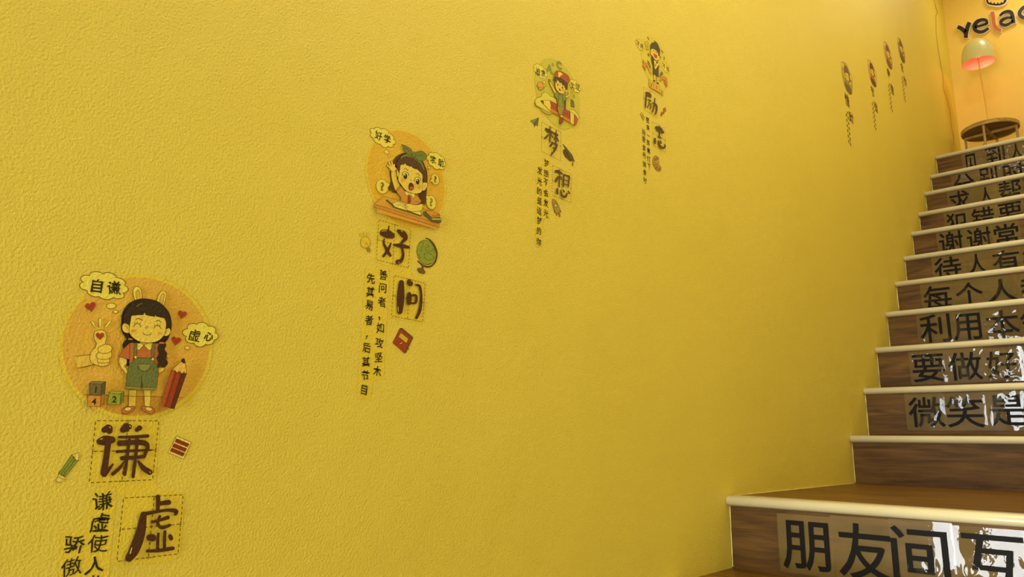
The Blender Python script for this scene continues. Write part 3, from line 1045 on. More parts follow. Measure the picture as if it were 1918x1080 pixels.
A.line([(500, 240), (545, 280), (585, 330)], 3, sm=True)
A.fill([(622, 314), (658, 292), (700, 296), (738, 342), (710, 382), (660, 390), (620, 352)], BW, sm=True, out=OUT)
A.line([(628, 330), (670, 335), (700, 325)], 3, sm=True)
A.fill([(596, 302), (616, 306), (620, 345), (600, 355), (588, 330)], BW, sm=True, out=OUT)
for cx, cy in ((518, 537), (642, 592)):
    A.ell(cx, cy, 29, 37, (234, 206, 112))
    A.ell(cx, cy + 8, 20, 29, (58, 36, 14))
    A.ell(cx - 5, cy - 6, 6, 8, (236, 214, 140))
    A.line([(cx - 32, cy + 4), (cx - 24, cy - 28), (cx, cy - 38), (cx + 26, cy - 22), (cx + 32, cy + 4)], 5, DK, sm=True)
A.line([(498, 480), (520, 466), (546, 492)], 4, DK, sm=True)
A.line([(620, 524), (646, 518), (664, 548)], 4, DK, sm=True)
A.line([(566, 586), (572, 578), (581, 588), (576, 598)], 3, OUT, sm=True)
A.fill([(553, 632), (562, 616), (580, 614), (597, 636), (600, 668), (584, 687), (560, 680), (552, 662)], (88, 36, 18), sm=True, out=OUT)
A.ell(577, 664, 19, 17, (176, 84, 42), rot=10)
A.ell(490, 582, 19, 17, (218, 152, 50))
A.ell(660, 652, 17, 17, (218, 152, 50))
A.part('desk')
A.fill([(200, 826), (300, 746), (480, 800), (690, 872), (862, 930), (862, 1028)], (210, 150, 48), out=OUT)
A.fill([(200, 826), (862, 1026), (860, 1066), (198, 860)], (202, 128, 46), out=OUT)
A.fill([(222, 870), (842, 1064), (840, 1082), (222, 908)], (216, 148, 48), out=None)
A.line([(222, 870), (222, 905)], 3)
A.line([(842, 1062), (840, 1085)], 3)
A.part('open_book')
A.fill([(385, 852), (392, 862), (672, 952), (680, 944), (668, 905), (540, 868), (412, 808)], (100, 100, 44), out=OUT)
A.fill([(392, 846), (412, 808), (470, 812), (520, 850), (548, 895)], (232, 204, 106), sm=True, out=OUT, ow=2.5)
A.fill([(545, 896), (560, 880), (620, 885), (668, 906), (672, 942)], (232, 204, 106), out=OUT, ow=2.5)
for k in range(3):
    A.line([(425 - 6 * k, 822 + 10 * k), (470, 826 + 10 * k), (510, 855 + 10 * k)], 2, (150, 120, 60), sm=True)
A.part('pen')
A.line([(320, 785), (394, 846)], 15, OUT)
A.line([(322, 787), (392, 843)], 9, (88, 86, 44))
A.part('resting_arm')
A.fill([(516, 842), (532, 824), (560, 826), (620, 838), (682, 826), (688, 862), (672, 892), (620, 902), (545, 896), (518, 868)], SKIN, sm=True, out=OUT)
A.line([(520, 848), (536, 856)], 3)
A.line([(518, 862), (536, 870)], 3)
A.part('book_pile')
A.fill([(692, 910), (715, 898), (880, 974), (870, 1016), (790, 1010), (694, 936)], (86, 84, 38), out=OUT)
A.fill([(775, 968), (878, 972), (876, 990), (780, 988)], (190, 160, 80), out=OUT, ow=2.5)
A.fill([(715, 902), (735, 892), (790, 900), (862, 938), (862, 962), (778, 966)], (206, 136, 50), out=OUT)
A.fill([(778, 945), (862, 938), (862, 962), (778, 966)], (190, 116, 44), out=OUT, ow=2.5)
A.end()

R = sticker('character_sticker', 750, 510, 'clear sticker of two large dark red characters 好问 below the girl at the desk', group=cap_group)
A = Art(R, (650, 400), 5.4)
film_patch(A, [(305, 40), (650, 150), (640, 560), (665, 640), (800, 690), (780, 1120), (430, 1050), (440, 600), (420, 540), (280, 480)])
A.part('dashed_grid')
A.dashed_box([(708.9, 411.5), (768.7, 429.6), (764.8, 501.5), (704.3, 486.1)])
A.part('dashed_grid')
A.dashed_box([(737.6, 515.7), (795.7, 530.2), (791.3, 602.6), (732.8, 591.5)])
A.part('large_character')
for q in ([(421, 126, 5), (418, 150, 6), (414, 175, 7)], [(358, 195, 33), (400, 205, 44), (445, 222, 32)], [(372, 255, 6), (366, 300, 11), (398, 368, 16), (432, 424, 13)], [(438, 300, 7), (408, 370, 15), (362, 430, 12)],
          [(515, 176, 18), (560, 208, 33), (585, 250, 22), (540, 298, 12)], [(474, 318, 12), (540, 326, 22), (612, 340, 14)], [(548, 345, 12), (560, 410, 14), (545, 470, 17), (506, 490, 25)]):
    A.brush(q, INK1)
for q in ([(340, 182), (365, 174), (392, 176)], [(536, 170), (556, 186)], [(508, 502), (528, 492)]):
    A.line(q, 5, (226, 182, 96))
A.part('large_character')
for q in ([(541, 698, 26), (534, 850, 39), (526, 990, 27)], [(622, 690, 26), (630, 708, 28)], [(685, 722, 8), (725, 738, 14), (742, 850, 12), (727, 975, 17), (692, 1054, 14)],
          [(620, 815, 20), (618, 860, 27), (618, 905, 20)], [(640, 830, 11), (688, 830, 12), (685, 900, 12), (640, 906, 9)]):
    A.brush(q, INK1)
for q in ([(504, 940), (508, 990)], [(634, 676), (642, 686)]):
    A.line(q, 6, (226, 182, 96))
A.end()
R = sticker('text_sticker', 697, 630, 'small black text 善问者，如攻坚木 in two columns below the globe and desk girl stickers', group='small text strips on the yellow wall')
A = Art(R, (650, 560), 5.4)
film_patch(A, [(300, -340), (420, -320), (425, -200), (400, 200), (370, 800), (260, 830), (235, 1010), (100, 1005), (120, 560), (165, -40), (185, -320), (300, -310)])
dy = (560 - 400) * 5.4
for k, (ch, x, y) in enumerate((('善', 365, 618 - dy), ('问', 360, 750 - dy), ('者', 352, 892 - dy), ('，', 325, 192), ('如', 333, 290), ('攻', 325, 440), ('坚', 317, 588), ('木', 303, 728),
                                ('先', 238, 655 - dy), ('其', 232, 790 - dy), ('易', 222, 925 - dy), ('者', 218, 210), ('，', 195, 382), ('后', 195, 490), ('其', 187, 632), ('节', 180, 772), ('目', 168, 920))):
    A.part('small_character')
    A.text(ch, x, y, 96, c=TX, seed=k + 50, off=0.014, asp=0.95)
A.end()
R = sticker('light_bulb_sticker', 684, 454, 'small yellow light bulb sticker left of the second pair of characters')
A = Art(R, (650, 400), 5.4)
A.part('bulb')
A.ell(184, 291, 50, 58, (222, 180, 44), rot=-10, out=OUT)
A.line([(178, 310), (190, 295), (205, 305), (200, 325)], 3, sm=True)
A.part('bulb_base')
A.fill([(190, 345), (214, 332), (236, 372), (226, 390), (208, 384)], (176, 138, 50), out=OUT)
A.line([(198, 356), (222, 346)], 3)
A.line([(204, 370), (230, 360)], 3)
for q in ([(120, 205), (134, 198), (146, 232), (136, 236)], [(164, 186), (180, 184), (176, 224), (166, 224)], [(200, 196), (214, 200), (206, 228), (196, 226)]):
    A.part('light_ray')
    A.fill(q, (232, 200, 70), out=OUT, ow=2.5)
A.end()
R = sticker('globe_sticker', 800, 478, 'green globe on a brown stand, sticker right of the second pair of characters')
A = Art(R, (650, 400), 5.4)
A.part('globe_stand')
A.line([(792, 245, 5), (838, 268, 7), (880, 320, 8), (906, 390, 8), (900, 460, 8), (868, 515, 8), (820, 538, 9), (760, 520, 8), (712, 474, 5)], 1, (84, 54, 24), sm=True)
A.line([(764, 520), (760, 575)], 22, (104, 76, 34))
A.ell(748, 578, 44, 24, (110, 80, 36), rot=28, out=OUT)
A.part('globe_ball')
A.ell(797, 392, 92, 128, (142, 144, 52), rot=-12, out=OUT)
for q in ([(735, 290), (770, 300), (760, 335), (745, 345), (755, 380), (720, 370)], [(800, 310), (830, 330), (790, 345), (800, 375), (850, 380), (870, 350), (885, 395)], [(778, 405), (820, 395), (855, 420), (880, 450), (860, 462), (815, 470), (780, 440), (778, 405)], [(710, 410), (735, 425), (738, 450), (725, 440)], [(800, 515), (830, 508), (860, 500)]):
    A.line(q, 3.5, (90, 84, 34), sm=True)
A.end()
R = sticker('book_sticker', 753, 637, 'small dark red book sticker under the second pair of characters')
A = Art(R, (650, 560), 5.4)
A.part('cover')
A.fill([(532, 294), (655, 396), (576, 546), (459, 440)], (154, 60, 26), out=OUT)
A.part('page_edge')
A.fill([(532, 294), (553, 291), (666, 386), (655, 396)], (112, 72, 32), out=OUT)
A.fill([(655, 396), (666, 386), (592, 545), (576, 546)], (98, 84, 36), out=OUT)
A.line([(612, 490), (622, 512)], 6, (80, 40, 20))
A.part('label_patch')
A.fill([(541, 337), (616, 400), (598, 446), (517, 380)], (206, 158, 48), out=OUT, ow=2.5)
A.line([(530, 450), (560, 440)], 6, (226, 170, 90))
A.end()

# ================================================================== sticker 3: boy riding a pencil
R = sticker('picture_sticker', 1043, 176, 'round green sticker of a boy in red cap riding a flying red pencil', group='round cartoon stickers on the yellow wall')
A = Art(R, (970, 90), 5.687)
A.part('green_disc')
A.wdisc(-1.72930, 0.67661, 0.07683, (200, 178, 60))
A.part('thought_bubble')
A.cloud(240, 250, 0.0225, 0.0145, rot=0, lobes=9, seed=11)
A.ell(277, 362, 15, 18, (230, 198, 70), rot=-20, out=OUT)
A.ell(297, 397, 8, 10, (230, 198, 70), out=OUT)
A.text('追', 212, 250, 72, seed=61, off=0.012)
A.text('求', 268, 272, 68, seed=62, off=0.012)
A.part('thought_bubble')
A.cloud(602, 405, 0.0205, 0.0140, rot=0, lobes=8, seed=12)
A.ell(571, 472, 9, 10, (230, 198, 70), out=OUT)
A.text('实', 580, 405, 66, seed=63, off=0.012)
A.text('现', 630, 418, 66, seed=64, off=0.010)
for ch, x, y, h, c in (('A', 335, 220, 88, (140, 140, 62)), ('C', 436, 182, 84, (134, 134, 58)), ('B', 580, 592, 78, (122, 92, 50))):
    A.part('letter')
    A.text(ch, x, y, h, c=c, off=0.05, asp=1.1)
for cx, cy in ((370, 180), (592, 517)):
    A.part('star')
    P = []
    for k in range(10):
        a = -math.pi / 2 + k * math.pi / 5
        rr = 17 if k % 2 == 0 else 8
        P.append((cx + 0.8 * rr * math.cos(a), cy + rr * 1.2 * math.sin(a) + 0.4 * rr * math.cos(a)))
    A.line(P + [P[0]], 3, (110, 96, 40))
A.part('planet')
A.ell(236, 405, 32, 46, (214, 150, 48), rot=-15, out=OUT)
A.line([(190, 398), (200, 412), (240, 426), (280, 428), (270, 415)], 4, (120, 84, 34), sm=True)
CL = (222, 194, 76)
A.part('cloud')
A.fill([(178, 585), (190, 620), (230, 640), (260, 680), (310, 705), (352, 708), (350, 670), (250, 600)], (186, 160, 58), sm=True, out=OUT, ow=2)
A.fill([(205, 530), (178, 560), (185, 605), (225, 630), (260, 650), (340, 690), (405, 690), (408, 560), (385, 530), (340, 515), (322, 490), (290, 472), (255, 485), (242, 520)], CL, sm=True, out=OUT)
A.part('cloud')
A.fill([(548, 685), (555, 655), (590, 660), (620, 690), (642, 718), (645, 750), (600, 745)], CL, sm=True, out=OUT)
A.part('boy_figure', None)
A.fill([(490, 552), (507, 560), (503, 660), (484, 650)], (110, 72, 34), out=OUT, ow=2)
A.part('red_pencil')
A.fill([(330, 558), (415, 602), (550, 680), (552, 800), (335, 672)], (174, 74, 32), out=OUT)
A.fill([(334, 630), (552, 760), (552, 800), (336, 672)], (206, 118, 50))
A.line([(330, 600), (550, 722)], 3)
A.line([(334, 632), (552, 762)], 3)
A.fill([(233, 562), (332, 558), (345, 615), (338, 674)], (230, 194, 84), out=OUT)
A.fill([(233, 562), (264, 562), (270, 600)], (90, 56, 24))
A.fill([(550, 680), (592, 704), (590, 824), (552, 800)], (228, 190, 84), out=OUT)
A.fill([(592, 704), (618, 734), (626, 785), (610, 824), (588, 824)], (178, 84, 36), sm=False, out=OUT)
A.part('boy_figure')
BSK = (230, 184, 70)
A.brush([(400, 490, 15), (365, 430, 12), (336, 372, 11)], OUT)
A.brush([(400, 490, 12), (365, 430, 9), (336, 372, 8)], BSK)
A.ell(328, 348, 13, 20, (150, 110, 50), rot=-20)
A.brush([(495, 525, 15), (530, 510, 11), (540, 482, 10)], OUT)
A.brush([(495, 525, 12), (530, 510, 8), (540, 482, 8)], BSK)
for q in ([(535, 480), (528, 465)], [(542, 480), (545, 465)], [(545, 486), (556, 485)]):
    A.line(q, 7, BSK)
A.fill([(412, 612), (482, 628), (478, 660), (458, 722), (428, 712), (412, 660)], (152, 130, 46), sm=False, out=OUT)
A.fill([(388, 482), (430, 470), (492, 502), (508, 552), (482, 562), (480, 630), (412, 615), (405, 545), (382, 520)], (134, 134, 56), out=OUT)
A.line([(425, 485), (420, 610)], 5, (84, 70, 34))
A.line([(462, 495), (470, 600)], 5, (84, 70, 34))
A.fill([(428, 482), (445, 495), (438, 520)], (150, 60, 26))
A.fill([(445, 718), (462, 725), (462, 752), (446, 748)], BSK)
A.fill([(434, 770), (446, 742), (470, 752), (467, 792), (447, 814), (430, 800)], (146, 62, 28), sm=True, out=OUT)
A.fill([(388, 345), (386, 410), (400, 450), (430, 482), (472, 492), (492, 458), (505, 430), (470, 380), (420, 350)], BSK, sm=True, out=OUT)
A.fill([(496, 445), (515, 438), (512, 465), (496, 478)], BSK, sm=True, out=OUT, ow=2)
HR = (82, 60, 26)
A.fill([(366, 348), (372, 315), (430, 312), (520, 372), (518, 440), (500, 455), (485, 420), (476, 395), (470, 410), (448, 372), (436, 380), (418, 352), (402, 350), (396, 385), (386, 362)], HR)
A.fill([(378, 306), (384, 262), (420, 246), (470, 262), (520, 298), (537, 340), (520, 378), (490, 358), (450, 328), (418, 314)], (176, 76, 34), sm=True, out=OUT)
A.fill([(418, 256), (440, 262), (466, 284), (440, 302), (430, 318), (416, 312)], (234, 196, 84))
A.ell(412, 396, 5, 12, DK)
A.ell(462, 425, 5, 12, DK)
A.fill([(422, 430), (446, 452), (436, 462), (424, 448)], (120, 50, 26))
A.ell(470, 452, 10, 8, (216, 140, 54))
A.end()
R = sticker('character_sticker', 1042, 305, 'clear sticker of two brown brush characters 梦想 below the boy on the pencil', group=cap_group)
A = Art(R, (980, 220), 4.323)
A.part('dashed_grid')
A.dashed_box([(1014.3, 228.6), (1050.6, 247.3), (1049.9, 301.5), (1013.8, 282.5)])
A.part('dashed_grid')
A.dashed_box([(1034.4, 309.1), (1069.1, 326.5), (1068.9, 379.7), (1033.7, 365.8)])
BR = (90, 58, 20)
A.part('large_character')
for q in ([(184, 96, 12), (205, 112, 15), (232, 122, 9)], [(240, 128, 6), (262, 138, 11), (274, 146, 7)], [(212, 76, 4), (214, 130, 5), (211, 197, 5)], [(198, 142, 6), (182, 160, 8), (168, 172, 5)], [(222, 140, 4), (234, 160, 6)],
          [(262, 105, 3), (262, 150, 5), (260, 206, 5)], [(256, 152, 4), (244, 180, 5)], [(268, 165, 4), (278, 192, 6)],
          [(232, 205, 7), (220, 225, 8), (210, 238, 4)], [(225, 210, 6), (250, 214, 7), (264, 222, 8), (256, 255, 8), (222, 302, 6)], [(236, 244, 5), (246, 252, 6)]):
    A.brush(q, BR)
A.part('large_character')
for q in ([(258, 438, 11), (275, 440, 13), (308, 458, 6)], [(287, 424, 4), (286, 490, 5), (284, 562, 5)], [(276, 480, 5), (262, 505, 9), (254, 522, 6)], [(293, 480, 4), (302, 500, 6)],
          [(320, 465, 6), (318, 510, 6), (318, 560, 5)], [(320, 466, 7), (345, 474, 7), (363, 482, 7), (360, 520, 6), (357, 560, 5)], [(320, 505, 4), (358, 518, 4)], [(320, 540, 4), (356, 550, 4)],
          [(266, 582, 8), (264, 604, 10), (268, 622, 6)], [(292, 590, 4), (300, 630, 8), (330, 645, 10), (344, 618, 5)], [(312, 590, 5), (320, 604, 7)], [(354, 598, 5), (362, 616, 7)]):
    A.brush(q, BR)
A.end()
R = sticker('text_sticker', 1014, 380, 'small black text 梦想不会发光 in two columns left of the rocket sticker', group='small text strips on the yellow wall')
A = Art(R, (980, 220), 4.323)
film_patch(A, [(160, 335), (212, 340), (212, 815), (160, 820), (155, 1045), (95, 1045), (100, 390), (155, 395)])
for k, (ch, x, y) in enumerate((('梦', 187, 370), ('想', 184, 452), ('不', 183, 525), ('会', 183, 610), ('发', 182, 692), ('光', 182, 775),
                                ('发', 132, 430), ('光', 130, 515), ('的', 129, 597), ('是', 129, 677), ('追', 127, 755), ('梦', 127, 835), ('的', 125, 918), ('你', 123, 1005))):
    A.part('small_character')
    A.text(ch, x, y, 57, c=TX, seed=k + 80, off=0.010, asp=0.95)
A.end()
R = sticker('paper_plane_sticker', 1003, 229, 'tiny grey-green paper plane sticker left of the brown characters 梦想')
A = Art(R, (970, 90), 5.687)
A.part('wing')
A.fill([(130, 775), (220, 740), (165, 805)], (128, 130, 64), out=OUT, ow=2.5)
A.part('wing')
A.fill([(220, 740), (210, 832), (188, 812)], (112, 116, 56), out=OUT, ow=2.5)
A.part('keel')
A.fill([(220, 740), (165, 805), (175, 842), (190, 812)], (92, 92, 44), out=OUT, ow=2.5)
A.end()
R = sticker('graduation_cap_sticker', 1065, 288, 'small dark graduation cap sticker right of the brown character 梦')
A = Art(R, (980, 220), 4.323)
A.part('cap_board')
A.fill([(318, 212), (345, 243), (396, 305), (416, 360), (396, 350), (338, 255)], (96, 78, 36), out=OUT, ow=2)
A.part('cap_band')
A.fill([(322, 262), (335, 258), (392, 345), (382, 358), (340, 320), (322, 285)], (80, 64, 30), out=OUT, ow=2)
A.part('tassel')
A.line([(396, 335), (400, 372)], 3, (90, 60, 24))
A.fill([(396, 362), (404, 366), (402, 394), (390, 386)], (150, 96, 40))
A.end()
R = sticker('rocket_sticker', 1042, 391, 'small brown rocket sticker below the brown character 想')
A = Art(R, (980, 220), 4.323)
A.part('fins')
A.fill([(245, 740), (262, 775), (250, 765)], (110, 74, 34))
A.fill([(285, 715), (306, 768), (292, 760)], (110, 74, 34), out=OUT, ow=2)
A.part('hull')
A.fill([(234, 662), (256, 668), (284, 710), (296, 762), (268, 778), (244, 735), (234, 695)], (162, 132, 56), sm=True, out=OUT, ow=2.5)
A.fill([(234, 662), (256, 668), (262, 682), (236, 686)], (196, 118, 44))
A.part('window')
A.ell(261, 712, 10, 14, (228, 196, 96), rot=-20, out=OUT, ow=4)
A.part('flame')
A.brush([(264, 780, 4), (270, 790, 4), (272, 796, 2)], (166, 74, 34))
A.brush([(286, 772, 6), (292, 788, 6), (294, 804, 3)], (166, 74, 34))
A.end()

# ================================================================== sticker 4: winner on the podium
R = sticker('picture_sticker', 1223, 120, 'pale sticker of a laughing boy in dark suit on a winners podium', group='round cartoon stickers on the yellow wall')
A = Art(R, (1170, 50), 7.718)
A.part('pale_disc')
A.wdisc(-1.31629, 0.92763, 0.0714, (216, 185, 58))
BB = (228, 194, 66)
A.part('speech_bubble')
A.cloud(218, 262, 0.0200, 0.0140, c=BB, lobes=8, seed=14)
A.text('坚', 192, 238, 72, seed=91, off=0.012)
A.text('持', 243, 282, 72, seed=92, off=0.012)
A.part('speech_bubble')
A.cloud(590, 592, 0.0195, 0.0140, c=BB, lobes=8, seed=15)
A.text('不', 567, 575, 68, seed=93, off=0.014)
A.text('懈', 617, 612, 70, seed=94, off=0.010)
for q in ([(325, 145), (350, 190)], [(525, 335), (552, 382)], [(568, 435), (566, 482)], [(512, 430), (520, 455)]):
    A.part('confetti')
    A.line(q, 11, (120, 84, 34))
A.part('medal')
A.ell(312, 242, 26, 32, (190, 172, 58), out=OUT, ow=2.5)
A.ell(322, 302, 20, 38, (206, 168, 56), rot=-8, out=OUT, ow=2.5)
A.line([(320, 285), (325, 318)], 5)
A.part('green_ribbon')
A.fill([(320, 480), (350, 512), (376, 600), (355, 595)], (120, 112, 48), out=OUT, ow=2)
A.part('green_ribbon')
A.fill([(497, 740), (503, 690), (528, 645), (546, 668), (545, 700), (520, 712)], (112, 98, 46), sm=False, out=OUT, ow=2)
A.part('ribbon_tail')
A.fill([(328, 385), (340, 388), (360, 430), (330, 415)], (96, 74, 36))
A.part('shooting_star')
A.fill([(300, 520), (335, 545), (388, 692), (350, 655)], (206, 158, 54), out=OUT, ow=2)
A.fill([(262, 475), (285, 520), (318, 530), (310, 580), (290, 636), (272, 590), (247, 570), (262, 540)], (206, 120, 44), out=OUT, ow=2.5)
A.part('shooting_star')
A.fill([(497, 790), (515, 742), (550, 722), (590, 735), (606, 770), (580, 790), (550, 765), (520, 778)], (206, 128, 46), sm=True, out=OUT, ow=2.5)
A.fill([(570, 770), (585, 795), (612, 790), (605, 830), (614, 852), (594, 880), (584, 835), (560, 815)], (200, 110, 42), out=OUT, ow=2.5)
A.part('podium')
PO = (214, 156, 50)
A.fill([(342, 765), (405, 802), (405, 908), (350, 868)], (214, 166, 54), out=OUT, ow=2.5)
A.fill([(498, 905), (553, 945), (549, 1000), (498, 960)], (214, 166, 54), out=OUT, ow=2.5)
A.fill([(405, 785), (495, 845), (498, 958), (406, 905)], PO, out=OUT, ow=2.5)
A.text('2', 375, 842, 46, off=0.03)
A.text('1', 451, 880, 56, off=0.03)
A.text('3', 526, 950, 40, off=0.03)
A.part('boy_figure')
SU = (78, 62, 28)
A.fill([(412, 698), (438, 708), (432, 792), (414, 785)], (228, 190, 84), out=OUT, ow=2)
A.fill([(458, 725), (480, 735), (476, 818), (458, 806)], (228, 190, 84), out=OUT, ow=2)
A.ell(420, 784, 16, 9, DK, rot=25)
A.ell(470, 820, 16, 9, DK, rot=25)
A.fill([(380, 432), (402, 455), (418, 500), (440, 580), (480, 596), (480, 735), (442, 705), (402, 690), (400, 560), (378, 485)], SU, out=OUT, ow=2)
A.fill([(412, 488), (450, 505), (484, 510), (486, 560), (450, 600), (432, 625), (418, 590)], (228, 194, 84), out=OUT, ow=2)
A.fill([(440, 520), (462, 500), (470, 530), (450, 540)], SU)
A.ell(433, 560, 14, 22, (206, 122, 46))
A.fill([(484, 560), (495, 590), (470, 590), (465, 570)], SU)
A.fill([(368, 335), (362, 395), (392, 430), (415, 470), (445, 490), (485, 478), (494, 440), (470, 370), (410, 325)], (230, 180, 66), sm=True, out=OUT, ow=2.5)
A.fill([(365, 335), (360, 275), (385, 232), (420, 238), (412, 202), (460, 240), (500, 335), (494, 432), (478, 428), (470, 385), (445, 350), (405, 318), (378, 318)], (80, 60, 26), out=OUT, ow=2)
A.fill([(408, 392), (432, 405), (458, 425), (450, 455), (425, 450), (412, 425)], (170, 80, 38), sm=True, out=OUT, ow=2.5)
A.line([(392, 352), (402, 345), (412, 362)], 4, DK, sm=True)
A.line([(432, 378), (444, 374), (452, 392)], 4, DK, sm=True)
A.end()
R = sticker('character_sticker', 1225, 225, 'clear sticker of two brown brush characters 励志 below the boy on the podium', group=cap_group)
A = Art(R, (1180, 160), 5.4)
A.part('dashed_grid')
A.dashed_box([(1205, 162.8), (1230, 178.5), (1230.9, 221.1), (1205.9, 205)])
A.part('dashed_grid')
A.dashed_box([(1220.7, 227.6), (1245.2, 241.5), (1246.3, 285.4), (1222.6, 271.1)])
A.part('large_character')
for q in ([(162, 76, 12), (182, 88, 20), (200, 108, 16)], [(160, 100, 8), (156, 160, 8), (152, 220, 7)], [(178, 142, 5), (208, 158, 6)], [(192, 155, 4), (186, 195, 6), (172, 222, 6)], [(205, 185, 5), (206, 215, 6), (198, 240, 5)],
          [(246, 130, 5), (240, 195, 8), (222, 270, 7)], [(222, 178, 5), (250, 190, 8), (264, 215, 9), (262, 260, 9), (248, 292, 7)]):
    A.brush(q, BR)
A.part('large_character')
for q in ([(262, 428, 16), (292, 448, 26), (325, 475, 14)], [(292, 408, 4), (293, 470, 5), (292, 515, 5)], [(278, 518, 7), (292, 526, 9), (308, 534, 6)],
          [(246, 538, 8), (244, 562, 12), (246, 588, 8)], [(278, 562, 6), (286, 600, 10), (312, 630, 13), (340, 632, 8), (348, 618, 5)], [(300, 565, 7), (304, 585, 9)], [(342, 600, 6), (346, 618, 8)]):
    A.brush(q, BR)
A.end()
R = sticker('text_sticker', 1211, 280, 'small black text 夜来一笑寒灯下 in two columns left of the painter palette sticker', group='small text strips on the yellow wall')
A = Art(R, (1180, 160), 5.4)
for k, (ch, x, y) in enumerate((('夜', 177, 350), ('来', 180, 428), ('一', 182, 505), ('笑', 183, 578), ('寒', 187, 662), ('灯', 188, 745), ('下', 191, 820),
                                ('始', 137, 470), ('是', 138, 545), ('金', 140, 625), ('丹', 142, 705), ('换', 145, 795), ('骨', 147, 880), ('时', 150, 958))):
    A.part('small_character')
    A.text(ch, x, y, 56, c=(72, 56, 24), seed=k + 110, off=0.008, asp=0.95)
A.end()
R = sticker('arrow_sticker', 1242, 209, 'small red zigzag arrow sticker right of the brown character 励')
A = Art(R, (1180, 160), 5.4)
A.part('arrow')
A.fill([(303, 300), (318, 268), (332, 268), (338, 240), (330, 236), (358, 221), (364, 266), (352, 256), (342, 288), (330, 288), (318, 312)], (172, 92, 38), out=OUT, ow=2.5)
A.end()
R = sticker('tag_sticker', 1203, 218, 'small green tag sticker left of the brown character 励')  # a green tag
A = Art(R, (1180, 160), 5.4)
A.part('tag_body')
A.fill([(102, 285), (116, 274), (148, 326), (132, 356)], (172, 166, 60), out=OUT, ow=2.5)
A.fill([(110, 300), (122, 294), (142, 328), (130, 344)], (150, 152, 56))
A.end()
R = sticker('palette_sticker', 1230, 306, 'small brown painter palette sticker below the brown character 志')
A = Art(R, (1180, 160), 5.4)
A.part('palette')
A.fill([(228, 765), (238, 722), (262, 711), (288, 732), (290, 775), (292, 800), (314, 832), (306, 866), (272, 862), (238, 815)], (176, 128, 44), sm=True, out=OUT, ow=2.5)
for x, y, c in ((250, 750, (140, 110, 44)), (270, 740, (190, 90, 40)), (258, 800, (150, 146, 60)), (268, 832, (130, 120, 50)), (292, 845, (160, 90, 40))):
    A.ell(x, y, 8, 9, c, out=OUT, ow=2)
A.part('paint_brush')
A.line([(260, 780), (312, 742)], 6, (226, 190, 90))
A.end()

